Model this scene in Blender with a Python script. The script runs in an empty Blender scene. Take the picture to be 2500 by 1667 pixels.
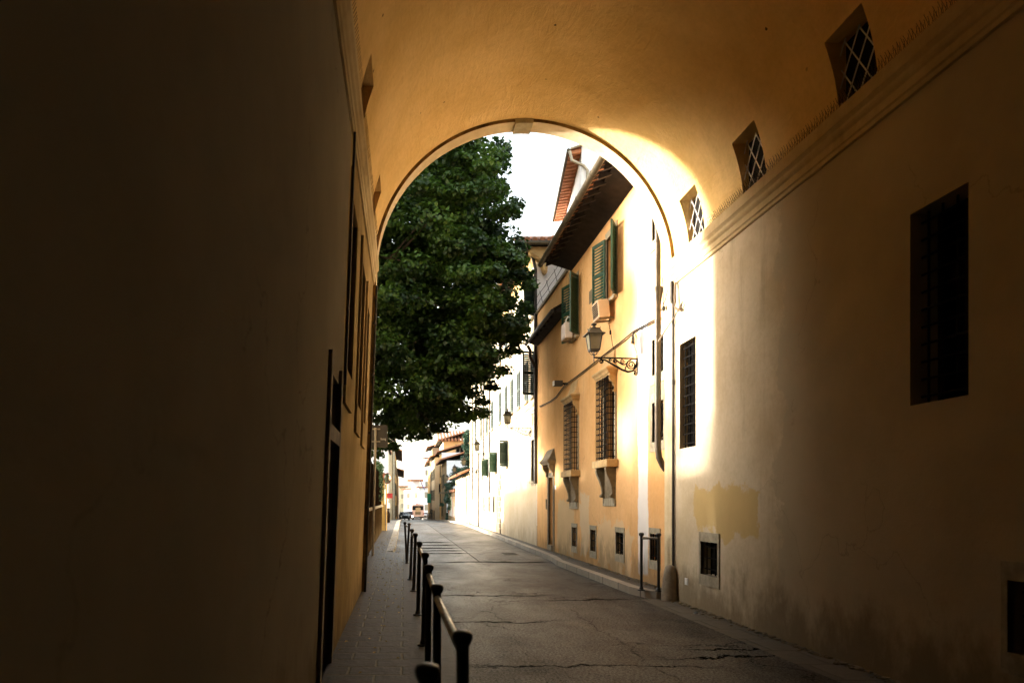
import bpy, bmesh, math, random
import numpy as np
from mathutils import Vector, Matrix
random.seed(7); rng = np.random.default_rng(7)
PI = math.pi
scene = bpy.context.scene
COL = scene.collection
F = 1700.0; VX = 985.0; VY = 1222.0; H = 1.55      # focal length and horizon, from the photograph

# ------------------------------------------------------------------ helpers
class MB:
    """collects faces and links them as ONE mesh object"""
    def __init__(s): s.v = []; s.f = []
    def quad(s, a, b, c, d):
        n = len(s.v); s.v += [tuple(a), tuple(b), tuple(c), tuple(d)]; s.f.append((n, n+1, n+2, n+3)); return s
    def poly(s, pts):
        n = len(s.v); s.v += [tuple(p) for p in pts]; s.f.append(tuple(range(n, n+len(pts)))); return s
    def box(s, x0, x1, y0, y1, z0, z1):
        n = len(s.v)
        s.v += [(x0,y0,z0),(x1,y0,z0),(x1,y1,z0),(x0,y1,z0),(x0,y0,z1),(x1,y0,z1),(x1,y1,z1),(x0,y1,z1)]
        s.f += [(n,n+3,n+2,n+1),(n+4,n+5,n+6,n+7),(n,n+1,n+5,n+4),(n+1,n+2,n+6,n+5),(n+2,n+3,n+7,n+6),(n+3,n,n+4,n+7)]
        return s
    def obox(s, c, a, b, d):
        c, a, b, d = Vector(c), Vector(a), Vector(b), Vector(d); n = len(s.v)
        for k in (-1, 1):
            for (i, j) in ((-1,-1),(1,-1),(1,1),(-1,1)):
                s.v.append(tuple(c + a*i + b*j + d*k))
        s.f += [(n,n+3,n+2,n+1),(n+4,n+5,n+6,n+7),(n,n+1,n+5,n+4),(n+1,n+2,n+6,n+5),(n+2,n+3,n+7,n+6),(n+3,n,n+4,n+7)]
        return s
    def tube(s, pts, r, n=8, caps=True):
        pts = [Vector(p) for p in pts]; R = r if isinstance(r, (list, tuple)) else [r]*len(pts)
        base = len(s.v); prev = None
        for i, p in enumerate(pts):
            t = (pts[min(i+1, len(pts)-1)] - pts[max(i-1, 0)])
            if t.length < 1e-9: t = Vector((0,0,1))
            t.normalize()
            if prev is None:
                u = t.cross(Vector((0,0,1)) if abs(t.z) < .9 else Vector((1,0,0))).normalized()
            else:
                u = (prev - t*prev.dot(t))
                u = u.normalized() if u.length > 1e-6 else t.orthogonal().normalized()
            prev = u; w = t.cross(u)
            for k in range(n):
                a = 2*PI*k/n; s.v.append(tuple(p + (u*math.cos(a) + w*math.sin(a))*R[i]))
        for i in range(len(pts)-1):
            for k in range(n):
                a = base+i*n+k; b = base+i*n+(k+1) % n
                s.f.append((a, b, b+n, a+n))
        if caps:
            s.f.append(tuple(base+k for k in range(n-1, -1, -1)))
            s.f.append(tuple(base+(len(pts)-1)*n+k for k in range(n)))
        return s
    def lathe(s, cx, cy, prof, n=20, a0=0, a1=2*PI):
        base = len(s.v); full = abs(a1-a0-2*PI) < 1e-6; m = n if full else n+1
        for (r, z) in prof:
            for k in range(m):
                a = a0+(a1-a0)*k/n; s.v.append((cx+r*math.cos(a), cy+r*math.sin(a), z))
        for i in range(len(prof)-1):
            for k in range(n):
                k2 = (k+1) % m
                s.f.append((base+i*m+k, base+i*m+k2, base+(i+1)*m+k2, base+(i+1)*m+k))
        return s
    def ext(s, prof, fn0, fn1):
        """extrude a closed profile between two placements"""
        A = [tuple(fn0(p)) for p in prof]; B = [tuple(fn1(p)) for p in prof]; n = len(s.v); m = len(prof)
        s.v += A + B
        for i in range(m):
            j = (i+1) % m; s.f.append((n+i, n+j, n+m+j, n+m+i))
        s.f.append(tuple(n+i for i in range(m-1, -1, -1))); s.f.append(tuple(n+m+i for i in range(m)))
        return s
    def build(s, name, m, parent=None, smooth=False, bevel=0, loc=None, fixn=True):
        me = bpy.data.meshes.new(name); me.from_pydata(s.v, [], s.f)
        if fixn:
            bm = bmesh.new(); bm.from_mesh(me)
            bmesh.ops.remove_doubles(bm, verts=bm.verts, dist=1e-5)
            bmesh.ops.recalc_face_normals(bm, faces=bm.faces); bm.to_mesh(me); bm.free()
        me.materials.append(m)
        if smooth:
            for p in me.polygons: p.use_smooth = True
        o = bpy.data.objects.new(name, me); COL.objects.link(o)
        if smooth and len(me.polygons) < 60000:
            try: me.set_sharp_from_angle(angle=math.radians(40))
            except Exception: pass
        if bevel:
            b = o.modifiers.new('bevel', 'BEVEL'); b.width = bevel; b.segments = 2; b.limit_method = 'ANGLE'
        if parent is not None: o.parent = parent
        return o

def tag(o, label, cat, group=None, kind=None):
    if label: o['label'] = label
    if cat: o['category'] = cat
    if group: o['group'] = group
    if kind: o['kind'] = kind
    return o
def thing(name, label, cat, loc=(0,0,0), group=None):
    o = bpy.data.objects.new(name, None); COL.objects.link(o); o.location = loc; o.empty_display_size = .2
    return tag(o, label, cat, group)
def settle(root, base):
    """put the Empty at the thing's base, the parts stay where they are"""
    root.location = base
    for ch in [o for o in COL.objects if o.parent == root]:
        ch.location = Vector(ch.location) - Vector(base)
def kids(o): return [c for c in COL.objects if c.parent == o]
def copy_tree(o, parent=None):
    c = o.copy(); COL.objects.link(c); c.parent = parent
    for ch in kids(o): copy_tree(ch, c)
    return c
def struct(o): o['kind'] = 'structure'; return o
def RW(px, py, X=4.25):
    """a point measured in the photograph, put on the wall plane at X"""
    Y = X*F/(px-VX); return Vector((X, Y, H+(VY-py)*Y/F))
def FP(px, py, Y): return Vector(((px-VX)*Y/F, Y, H+(VY-py)*Y/F))

# ------------------------------------------------------------------ materials
class NT:
    def __init__(s, name):
        s.m = bpy.data.materials.new(name); s.m.use_nodes = True; s.t = s.m.node_tree; s.t.nodes.clear()
        s.out = s.n('ShaderNodeOutputMaterial'); s.b = s.n('ShaderNodeBsdfPrincipled'); s.l(s.b.outputs[0], s.out.inputs[0])
        s.co = s.n('ShaderNodeTexCoord').outputs['Object']
    def n(s, t, **k):
        x = s.t.nodes.new(t)
        for a, v in k.items(): setattr(x, a, v)
        return x
    def l(s, a, b): s.t.links.new(a, b)
    def map(s, sc=(1,1,1), loc=(0,0,0), rot=(0,0,0)):
        m = s.n('ShaderNodeMapping'); m.inputs['Scale'].default_value = sc; m.inputs['Location'].default_value = loc
        m.inputs['Rotation'].default_value = rot; s.l(s.co, m.inputs[0]); return m.outputs[0]
    def noise(s, scale, detail=6, rough=.6, vec=None, dist=0):
        x = s.n('ShaderNodeTexNoise'); x.inputs['Scale'].default_value = scale; x.inputs['Detail'].default_value = detail
        x.inputs['Roughness'].default_value = rough; x.inputs['Distortion'].default_value = dist
        s.l(vec if vec is not None else s.co, x.inputs['Vector']); return x.outputs['Fac']
    def ramp(s, fac, p0, p1, v0=0., v1=1.):
        x = s.n('ShaderNodeMapRange'); x.interpolation_type = 'SMOOTHSTEP'
        for i, v in enumerate((p0, p1, v0, v1)): x.inputs[i+1].default_value = v
        s.l(fac, x.inputs[0]); return x.outputs[0]
    def math(s, op, a, b=None):
        x = s.n('ShaderNodeMath', operation=op)
        for i, v in enumerate((a, b)):
            if v is None: continue
            if isinstance(v, (int, float)): x.inputs[i].default_value = v
            else: s.l(v, x.inputs[i])
        return x.outputs[0]
    def mix(s, f, a, b):
        x = s.n('ShaderNodeMix', data_type='RGBA')
        for i, v in ((0, f), (6, a), (7, b)):
            if isinstance(v, (int, float)): x.inputs[i].default_value = v
            elif isinstance(v, (tuple, list)): x.inputs[i].default_value = (*v, 1)
            else: s.l(v, x.inputs[i])
        return x.outputs[2]
    def xyz(s, co=None):
        x = s.n('ShaderNodeSeparateXYZ'); s.l(co or s.co, x.inputs[0]); return x.outputs
    def bump(s, h, dist=.01, strength=.5):
        x = s.n('ShaderNodeBump'); x.inputs['Distance'].default_value = dist; x.inputs['Strength'].default_value = strength
        s.l(h, x.inputs['Height']); s.l(x.outputs[0], s.b.inputs['Normal']); return x
    def base(s, c):
        if isinstance(c, (tuple, list)): s.b.inputs['Base Color'].default_value = (*c, 1)
        else: s.l(c, s.b.inputs['Base Color'])
    def rough(s, v):
        if isinstance(v, (int, float)): s.b.inputs['Roughness'].default_value = v
        else: s.l(v, s.b.inputs['Roughness'])

def plaster(name, c, c2=None, streak=.35, stain=(.10,.075,.045), damp=0.0, bump=.5, patches=(), scale=1.0, spots=0., trowel=0, cracks=0.):
    """limewashed plaster: clouds of two tones, rain streaks, damp patches with ragged edges, blots of other paint and painted-in shade"""
    t = NT(name); c2 = c2 or tuple(v*.78 for v in c)
    n1 = t.noise(.9*scale, 8, .65)
    col = t.mix(t.ramp(n1, .35, .68), c, c2)
    n2 = t.noise(1.0, 7, .62, t.map((2.6, 2.6, .33)))
    col = t.mix(t.math('MULTIPLY', t.ramp(n2, .52, .78), streak), col, stain)
    nf = t.noise(14, 5, .7)
    col = t.mix(t.ramp(nf, .3, .8, 0, .22), col, tuple(v*.6 for v in c2))
    X, Y, Z = t.xyz()
    for (y0, y1, z0, z1, pc, rag) in patches:
        w = t.noise(1.7, 6, .65)
        off = t.math('MULTIPLY', t.math('SUBTRACT', w, .5), rag)
        yy = t.math('ADD', Y, off); zz = t.math('ADD', Z, off); e = .03
        m = t.math('MULTIPLY', t.math('MULTIPLY', t.ramp(yy, y0-e, y0+e), t.ramp(yy, y1-e, y1+e, 1, 0)),
                   t.math('MULTIPLY', t.ramp(zz, z0-e, z0+e), t.ramp(zz, z1-e, z1+e, 1, 0)))
        col = t.mix(m, col, t.mix(t.ramp(n1, .3, .7), pc, tuple(v*.85 for v in pc)))
    if cracks:
        nz = t.n('ShaderNodeTexNoise'); nz.inputs['Scale'].default_value = 1.8; nz.inputs['Detail'].default_value = 9; t.l(t.co, nz.inputs['Vector'])
        sc = t.n('ShaderNodeVectorMath', operation='SCALE'); sc.inputs['Scale'].default_value = .6; t.l(nz.outputs['Color'], sc.inputs[0])
        ad = t.n('ShaderNodeVectorMath', operation='ADD'); t.l(t.map((.5,.5,.38)), ad.inputs[0]); t.l(sc.outputs[0], ad.inputs[1])
        vc = t.n('ShaderNodeTexVoronoi', feature='DISTANCE_TO_EDGE'); vc.inputs['Scale'].default_value = 1; t.l(ad.outputs[0], vc.inputs['Vector'])
        ck = t.math('MULTIPLY', t.ramp(vc.outputs['Distance'], .001, .005, 1, 0), t.ramp(t.noise(.45, 3, .5), .5, .56, 0, cracks))
        col = t.mix(ck, col, tuple(v*.25 for v in c2))
    if damp:
        nd = t.noise(1.3, 7, .7, t.map((1.5, 1.5, .8)))
        lvl = t.math('ADD', Z, t.math('MULTIPLY', t.math('SUBTRACT', nd, .5), -2.2))
        col = t.mix(t.math('MULTIPLY', t.ramp(lvl, .05, .75, 1, 0), damp), col, (.16,.12,.07))
    if spots:
        v = t.n('ShaderNodeTexVoronoi'); v.inputs['Scale'].default_value = 2.6; t.l(t.co, v.inputs['Vector'])
        spots = t.ramp(t.noise(.7, 3, .6), .46, .50, .0, spots)
        d = t.math('ADD', v.outputs['Distance'], t.math('MULTIPLY', t.math('SUBTRACT', t.noise(22, 4, .7), .5), .14))
        col = t.mix(t.math('MULTIPLY', t.ramp(d, .035, .06, 1, 0), spots), col, (.03,.02,.01))
    t.base(col); t.rough(1.0); t.b.inputs['Specular IOR Level'].default_value = 0; t.b.inputs['IOR'].default_value = 1.01
    h = t.math('ADD', t.math('MULTIPLY', t.noise(5, 8, .7), 1.0), t.math('MULTIPLY', t.noise(55, 4, .6), .25))
    if trowel:
        h = t.math('ADD', h, t.math('MULTIPLY', t.noise(1.0, 5, .6, t.map((9, 3.2, 9), rot=(0,0,.5)), 1.2), trowel))
    t.bump(h, .012, bump)
    return t.m

def flat(name, c, rough=.7, var=.25, scale=6, metal=0, bump=.15, spec=.4, dirt=None):
    t = NT(name); n = t.noise(scale, 6, .65)
    col = t.mix(t.ramp(n, .3, .72), c, tuple(v*(1-var) for v in c))
    if dirt: col = t.mix(t.ramp(t.noise(scale*.5, 7, .7, t.map((1,1,.4))), .5, .75, 0, .8), col, dirt)
    t.base(col); t.rough(t.ramp(n, .2, .8, max(.05, rough-.1), min(1, rough+.1)))
    t.b.inputs['Metallic'].default_value = metal; t.b.inputs['Specular IOR Level'].default_value = spec
    if bump: t.bump(t.noise(scale*6, 4, .6), .004, bump)
    return t.m

M = {}
M['vault'] = plaster('vault_plaster', (.76,.54,.245), (.65,.44,.17), streak=.22, stain=(.36,.20,.06), bump=1.0, scale=.7, spots=.9, trowel=1.3, cracks=.0)
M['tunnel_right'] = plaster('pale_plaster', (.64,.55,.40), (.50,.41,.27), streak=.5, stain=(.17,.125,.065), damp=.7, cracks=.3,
    patches=[(8.3, 10.0, 1.12, 1.74, (.58,.43,.20), .9), (-20, 7.8, -1, 6, (.52,.44,.31), 1.1)])  # second patch: near wall toned down, passage shade put into the colour
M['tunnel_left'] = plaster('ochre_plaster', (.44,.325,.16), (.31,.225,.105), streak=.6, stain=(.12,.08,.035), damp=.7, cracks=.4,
    patches=[(-20, 6.35, -1, 6, (.31,.27,.195), .25)])  # near patch: greyer plaster, its tone also chosen to imitate passage shade
M['cornice'] = plaster('cornice_plaster', (.62,.50,.30), (.48,.37,.2), streak=.3)
M['ring'] = plaster('ring_plaster', (.66,.55,.36), (.56,.44,.26), streak=.3, scale=2)
M['ring_edge'] = plaster('ring_edge', (.30,.19,.06), (.10,.06,.02), streak=.5, scale=3)
M['key'] = flat('keystone', (.42,.36,.22), .9, .3, 8)
M['yellow'] = plaster('orange_plaster', (.76,.47,.23), (.66,.375,.155), streak=.38, stain=(.36,.20,.07), damp=.6, scale=.6, cracks=.4,
    patches=[(12.1, 12.62, .25, 9.0, (.80,.77,.74), .22), (13.0,15.2,.1,1.1,(.70,.50,.29),1.3), (15.9,16.7,.2,1.7,(.70,.53,.34),1.0), (17.4,19.2,.2,1.5,(.66,.48,.28),1.2)])
M['cream'] = plaster('cream_plaster', (.62,.53,.39), (.54,.44,.30), streak=.22, stain=(.42,.33,.2), damp=.35, scale=.5)
M['cream_yellow'] = plaster('cream_yellow', (.78,.66,.45), (.70,.56,.35), streak=.2, stain=(.4,.3,.15), damp=.3)
M['flank'] = plaster('white_flank', (.84,.83,.84), (.78,.77,.78), streak=.25, stain=(.4,.36,.33))
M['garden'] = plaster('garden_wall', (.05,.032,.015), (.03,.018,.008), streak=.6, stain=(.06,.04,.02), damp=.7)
M['pillar'] = plaster('pillar', (.62,.42,.16), (.5,.32,.1), streak=.5)
M['ochre_far'] = plaster('ochre_far', (.62,.42,.2), (.5,.33,.15), streak=.35)
M['brown_far'] = plaster('brown_far', (.34,.26,.17), (.24,.18,.11), streak=.4)
M['stone'] = flat('pietra_serena', (.40,.35,.25), .9, .35, 9, dirt=(.2,.16,.1))
M['stone_dark'] = flat('stone_dark', (.24,.19,.12), .9, .35, 9, dirt=(.1,.08,.05))
M['guard'] = flat('guard_stone', (.30,.25,.18), .85, .35, 7, dirt=(.12,.09,.06))
M['sill'] = flat('painted_sill', (.52,.35,.16), .9, .3, 7, dirt=(.32,.26,.18))
M['iron'] = flat('wrought_iron', (.008,.007,.006), .6, .4, 20, metal=.0, spec=.25)
M['post'] = flat('black_paint', (.014,.013,.012), .35, .4, 12, spec=.5)
M['railtop'] = flat('rail_catchlight', (.34,.32,.27), .35, .4, 14, metal=.4)  # rail coloured pale to stand for the light it catches
M['green'] = flat('green_shutter', (.022,.068,.040), .5, .3, 6)
M['green_dark'] = flat('dark_green_shutter', (.012,.03,.02), .55, .3, 6)
M['copper'] = flat('aged_copper', (.13,.105,.075), .5, .45, 4, metal=.5, dirt=(.10,.14,.11))
M['gutter'] = flat('copper_gutter', (.09,.07,.04), .45, .4, 5, metal=.5)
M['blackpipe'] = flat('dark_pipe', (.035,.028,.02), .6, .3, 6)
M['cable'] = flat('cable', (.018,.012,.007), .7, .3, 10)
M['palecable'] = flat('pale_conduit', (.14,.09,.045), .7, .3, 10)
M['glass_dark'] = flat('dark_pane', (.005,.0045,.004), .3, .3, 2, bump=0, spec=.2)
M['glass_dark'].node_tree.nodes['Principled BSDF'].inputs['IOR'].default_value = 1.15
M['iron'].node_tree.nodes['Principled BSDF'].inputs['IOR'].default_value = 1.2
M['void'] = flat('dark_interior', (.012,.010,.008), .9, .3, 2, bump=0, spec=.1)
M['wood_dark'] = flat('dark_door', (.02,.012,.007), .6, .35, 5)
M['wood_dark'].node_tree.nodes['Principled BSDF'].inputs['IOR'].default_value = 1.15
M['winframe'] = flat('window_frame', (.42,.27,.15), .6, .25, 8)
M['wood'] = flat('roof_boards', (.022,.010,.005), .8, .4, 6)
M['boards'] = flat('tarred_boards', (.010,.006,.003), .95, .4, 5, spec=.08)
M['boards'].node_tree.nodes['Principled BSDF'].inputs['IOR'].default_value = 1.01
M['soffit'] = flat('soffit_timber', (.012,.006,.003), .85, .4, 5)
M['terra'] = flat('terracotta', (.46,.20,.10), .85, .45, 9, dirt=(.20,.14,.10))
M['terra_light'] = flat('terracotta_bricks', (.50,.20,.09), .85, .35, 9)
M['ac'] = flat('ac_case', (.68,.52,.36), .5, .15, 4)
M['acwhite'] = flat('ac_white', (.72,.62,.56), .5, .15, 4)
M['lampmetal'] = flat('lamp_metal', (.012,.010,.007), .5, .4, 12, metal=.2)
M['lamproof'] = flat('lamp_roof', (.03,.026,.015), .55, .4, 12, metal=.3)
M['pole'] = flat('galvanised_pole', (.42,.36,.26), .5, .35, 7, metal=.3)
M['signback'] = flat('sign_brown', (.05,.04,.03), .6, .2, 4)
M['signred'] = flat('sign_red', (.35,.03,.03), .5, .2, 4)
M['signwhite'] = flat('sign_white', (.78,.7,.6), .6, .15, 4)
M['white'] = flat('white_paint', (.8,.79,.77), .6, .1, 4)
M['spike'] = flat('spike_wire', (.10,.075,.04), .6, .3, 9)
M['greenplain'] = flat('green_cross', (.02,.30,.15), .5, .15, 4)
M['flag'] = flat('flag_cloth', (.08,.06,.25), .8, .2, 4)
M['bark'] = flat('bark', (.07,.05,.035), .95, .5, 8, bump=.6)
M['rubber'] = flat('rubber', (.015,.015,.015), .8, .2, 10)
M['carglass'] = flat('car_glass', (.02,.022,.025), .1, .2, 3, bump=0, spec=.6)

def leafmat(name, c, c2, tr=.35):
    t = NT(name); oi = t.n('ShaderNodeTexCoord')
    n = t.noise(1.1, 4, .6); n2 = t.noise(5, 3, .6)
    col = t.mix(t.ramp(n, .35, .65), c, c2); col = t.mix(t.ramp(n2, .55, .75, 0, .6), col, tuple(min(1, v*1.9) for v in c2))
    t.base(col); t.rough(.5); t.b.inputs['Specular IOR Level'].default_value = .45
    tl = t.n('ShaderNodeBsdfTranslucent'); t.l(col, tl.inputs[0])
    mx = t.n('ShaderNodeMixShader'); mx.inputs[0].default_value = tr
    t.l(t.b.outputs[0], mx.inputs[1]); t.l(tl.outputs[0], mx.inputs[2]); t.l(mx.outputs[0], t.out.inputs[0])
    return t.m
M['leaf'] = leafmat('lime_leaf', (.009,.027,.004), (.052,.108,.013))
M['leaf2'] = leafmat('conifer_leaf', (.018,.05,.028), (.03,.075,.035), .15)
M['ivy'] = leafmat('ivy_leaf', (.02,.055,.012), (.035,.09,.015), .2)
M['fallen'] = flat('fallen_leaf', (.55,.36,.08), .8, .4, 5)

def asphalt():
    t = NT('asphalt')
    big = t.noise(.35, 6, .6, t.map((1.4, .5, 1))); mid = t.noise(3.5, 6, .65); fine = t.noise(170, 3, .7)
    v = t.n('ShaderNodeTexVoronoi'); v.inputs['Scale'].default_value = 24; t.l(t.co, v.inputs['Vector'])
    col = t.mix(t.ramp(big, .35, .65), (.014,.010,.006), (.032,.0235,.0145))
    col = t.mix(t.ramp(mid, .5, .6, 0, .7), col, (.008,.0055,.0035))
    col = t.mix(t.ramp(t.noise(.9, 7, .65, t.map((1.3,.8,1))), .55, .62, 0, .55), col, (.048,.036,.024))
    col = t.mix(t.ramp(v.outputs['Distance'], .06, .26, .85, 0), col, (.10,.078,.05))
    # cracks: distorted voronoi borders, and the joints cut across the lane
    wob = t.n('ShaderNodeVectorMath', operation='ADD')
    nz = t.n('ShaderNodeTexNoise'); nz.inputs['Scale'].default_value = 1.6; nz.inputs['Detail'].default_value = 8; t.l(t.co, nz.inputs['Vector'])
    t.l(t.map((.42, .33, 1)), wob.inputs[0]); sc = t.n('ShaderNodeVectorMath', operation='SCALE'); sc.inputs['Scale'].default_value = .55
    t.l(nz.outputs['Color'], sc.inputs[0]); t.l(sc.outputs[0], wob.inputs[1])
    vc = t.n('ShaderNodeTexVoronoi', feature='DISTANCE_TO_EDGE'); vc.inputs['Scale'].default_value = 1; t.l(wob.outputs[0], vc.inputs['Vector'])
    crack = t.ramp(vc.outputs['Distance'], .002, .008, .8, 0)
    crack = t.math('MULTIPLY', crack, t.ramp(t.noise(.5, 3, .5), .42, .5))
    X, Y, Z = t.xyz()
    yy = t.math('ADD', Y, t.math('MULTIPLY', t.math('SUBTRACT', t.noise(.8, 7, .72), .5), 1.1))
    for y0, w, x0, x1 in ((11.4, .03, .5, 2.4), (8.9, .02, .4, 2.0), (6.55, .035, .6, 2.9), (17.6, .05, .9, 3.7), (10.9, .018, 2.2, 3.6), (20.5,.05,.2,2.0), (21.6,.05,.2,1.9),(22.8,.06,.1,1.9),(24.3,.06,.1,1.8),(26.0,.07,.1,1.7),(6.9,.02,2.6,4.0),(7.25,.015,2.9,4.0)):
        ln = t.math('MULTIPLY', t.ramp(t.math('ABSOLUTE', t.math('SUBTRACT', yy, y0)), max(w, .00075*y0*y0)*.35, max(w, .00075*y0*y0), 1, 0),
                    t.math('MULTIPLY', t.ramp(X, x0-.3, x0+.3), t.ramp(X, x1-.3, x1+.3, 1, 0)))
        crack = t.math('MAXIMUM', crack, ln)
    x2 = t.math('ADD', X, t.math('MULTIPLY', t.math('SUBTRACT', t.noise(1.1, 8, .7), .5), .5))
    crack = t.math('MAXIMUM', crack, t.math('MULTIPLY', t.ramp(t.math('ABSOLUTE', t.math('SUBTRACT', x2, 2.37)), .003, .010, .8, 0), t.math('MULTIPLY', t.ramp(Y, 3, 4), t.ramp(Y, 9.5, 10.5, 1, 0))))
    # straight saw cut of an old trench, running with the lane
    xx = t.math('ADD', t.math('ADD', X, t.math('MULTIPLY', Y, .012)), t.math('MULTIPLY', t.math('SUBTRACT', t.noise(2, 5, .7), .5), .06))
    cut = t.math('MULTIPLY', t.ramp(t.math('ABSOLUTE', t.math('SUBTRACT', xx, 2.15)), .008, .02, 1, 0), t.ramp(Y, 16, 18))
    crack = t.math('MAXIMUM', crack, cut)
    tr = t.math('MULTIPLY', t.ramp(xx, 2.14, 2.18, 1, 0), t.ramp(Y, 17.6, 17.8))
    col = t.mix(t.math('MULTIPLY', tr, .55), col, (.07,.058,.045))
    col = t.mix(t.math('MULTIPLY', crack, .75), col, (.008,.007,.005))
    t.base(col); t.rough(t.ramp(big, .35, .65, .44, .6))
    sp = t.math('MULTIPLY', t.ramp(t.noise(38, 5, .75), .42, .62, .05, .75), t.ramp(t.noise(1.1, 7, .7, t.map((1.2,.7,1))), .38, .62, .6, 1.5))
    sp = t.math('MULTIPLY', sp, t.math('SUBTRACT', 1.0, crack)); t.l(sp, t.b.inputs['Specular IOR Level'])
    h = t.math('ADD', t.math('MULTIPLY', t.noise(90, 3, .7), 1.1), t.math('MULTIPLY', t.noise(28, 5, .7), .2))
    h = t.math('SUBTRACT', h, t.math('MULTIPLY', crack, 2.5))
    t.bump(h, .009, .8)
    return t.m
M['asphalt'] = asphalt()
def slabs(name, c, bw, rh, mortar, mc, rot=0, bumpd=.02, loc=(0,0,0)):
    t = NT(name); b = t.n('ShaderNodeTexBrick'); b.offset = .5
    m = t.map((1,1,1), loc, (0,0,rot))
    nz = t.n('ShaderNodeTexNoise'); nz.inputs['Scale'].default_value = 3; t.l(t.co, nz.inputs['Vector'])
    sc = t.n('ShaderNodeVectorMath', operation='SCALE'); sc.inputs['Scale'].default_value = .03; t.l(nz.outputs['Color'], sc.inputs[0])
    ad = t.n('ShaderNodeVectorMath', operation='ADD'); t.l(m, ad.inputs[0]); t.l(sc.outputs[0], ad.inputs[1]); t.l(ad.outputs[0], b.inputs['Vector'])
    b.inputs['Scale'].default_value = 1; b.inputs['Brick Width'].default_value = bw; b.inputs['Row Height'].default_value = rh
    b.inputs['Mortar Size'].default_value = mortar; b.inputs['Mortar Smooth'].default_value = .3; b.inputs['Bias'].default_value = 0
    b.inputs['Color1'].default_value = (*c, 1); b.inputs['Color2'].default_value = (*[v*.65 for v in c], 1); b.inputs['Mortar'].default_value = (*mc, 1)
    n = t.noise(7, 6, .7); col = t.mix(t.ramp(n, .4, .75, 0, .55), b.outputs['Color'], tuple(v*.5 for v in c))
    t.base(col); t.rough(.6)
    h = t.math('ADD', t.math('MULTIPLY', b.outputs['Fac'], -1.2), t.math('MULTIPLY', t.noise(11, 6, .65), .7))
    t.bump(h, bumpd, .8); return t.m
M['pave'] = slabs('sidewalk_slabs', (.055,.042,.028), .44, .27, .012, (.13,.10,.045), 0)
M['strip'] = slabs('kerb_strip', (.055,.042,.028), .5, .9, .01, (.05,.04,.03), 0)
M['kerb'] = slabs('kerb_stone', (.36,.31,.235), .9, .9, .02, (.08,.06,.04), PI/2)
M['rightpave'] = slabs('right_slabs', (.12,.10,.07), .45, .6, .02, (.07,.05,.03), 0)
M['ground'] = flat('ground_soil', (.12,.10,.07), .95, .3, 1)

# ------------------------------------------------------------------ terrain profile
def gz(Y):
    if Y < 46: return 0.
    if Y > 142: return -2.2 - min(.5, (Y-142)*.004)
    t = (Y-46)/96; return -2.2*(t*t*(3-2*t)*.35 + t*.65)
YS = [-16, -8, 0, 4, 8, 12, 16, 20, 24, 28, 32, 38, 46, 52, 60, 70, 80, 90, 100, 112, 126, 142, 170, 220, 320]
def ribbon(edges, name, m, dz=0., thick=0.):
    """edges: list of (Y, x0, x1)"""
    b = MB(); L = edges
    for (ya, a0, a1), (yb, b0, b1) in zip(L, L[1:]):
        za, zb = gz(ya)+dz, gz(yb)+dz
        b.quad((a0,ya,za),(a1,ya,za),(b1,yb,zb),(b0,yb,zb))
        if thick:
            b.quad((a1,ya,za-thick),(b1,yb,zb-thick),(b1,yb,zb),(a1,ya,za))
            b.quad((a0,ya,za-thick),(a0,ya,za),(b0,yb,zb),(b0,yb,zb-thick))
    if thick:
        for (y, x0, x1) in (L[0], L[-1]):
            z = gz(y)+dz; b.quad((x0,y,z-thick),(x1,y,z-thick),(x1,y,z),(x0,y,z))
    return struct(b.build(name, m))
g = MB()
for ya, yb in zip([-400]+YS, YS+[900]):
    g.quad((-500,ya,gz(ya)-.03),(500,ya,gz(ya)-.03),(500,yb,gz(yb)-.03),(-500,yb,gz(yb)-.03))
struct(g.build('ground', M['ground']))
def fine(a, b, step=2.0):
    n = max(1, int((b-a)/step)); return [a+(b-a)*i/n for i in range(n+1)]
ribbon([(y, -1.2 if y > 20 else -.6, 4.5) for y in fine(-16, 60, 2)+YS[14+1:]], 'road', M['asphalt'], 0)
# left pavement: slabs, then the strip that carries the railings
ribbon([(y, -.9, .05) for y in fine(-16, 18.4, 2)]+[(19.6, -1.05, -.48)]+[(y, -1.15, -.48) for y in (22, 26, 32, 38, 46, 52, 60, 70, 80, 90, 100, 126, 160)], 'pavement', M['pave'], .14, .3)
ribbon([(y, .05, .47) for y in fine(-16, 17.6, 2)]+[(18.4, .05, .12)], 'kerb', M['strip'], .125, .3)
ribbon([(19.6, -.48, -.30)]+[(y, -.48, -.24) for y in (22, 26, 32, 38, 46, 52, 60, 70, 80, 90, 100, 126, 160)], 'kerb', M['kerb'], .144, .3)
# right pavement with its stone kerb
re = [(10.95, 3.98), (11.15, 3.86), (11.6, 3.76), (13, 3.74), (15, 3.70), (16.8, 3.68), (17.3, 3.74), (18, 3.80), (20, 3.84), (24, 3.86), (28, 3.88), (34, 3.9), (40, 3.9), (46, 3.85)]
re += [(y, 3.75) for y in (52, 60, 70, 80, 90, 100, 126, 150)]
ribbon([(y, x+.16, 4.6) for y, x in re], 'pavement', M['pave'], .12, .3)
ribbon([(y, x, x+.16) for y, x in re], 'kerb', M['kerb'], .125, .3)
ribbon([(y, 3.72, 4.3) for y in fine(-16, 10.94, 2)], 'pavement', M['rightpave'], .006, 0)

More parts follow.
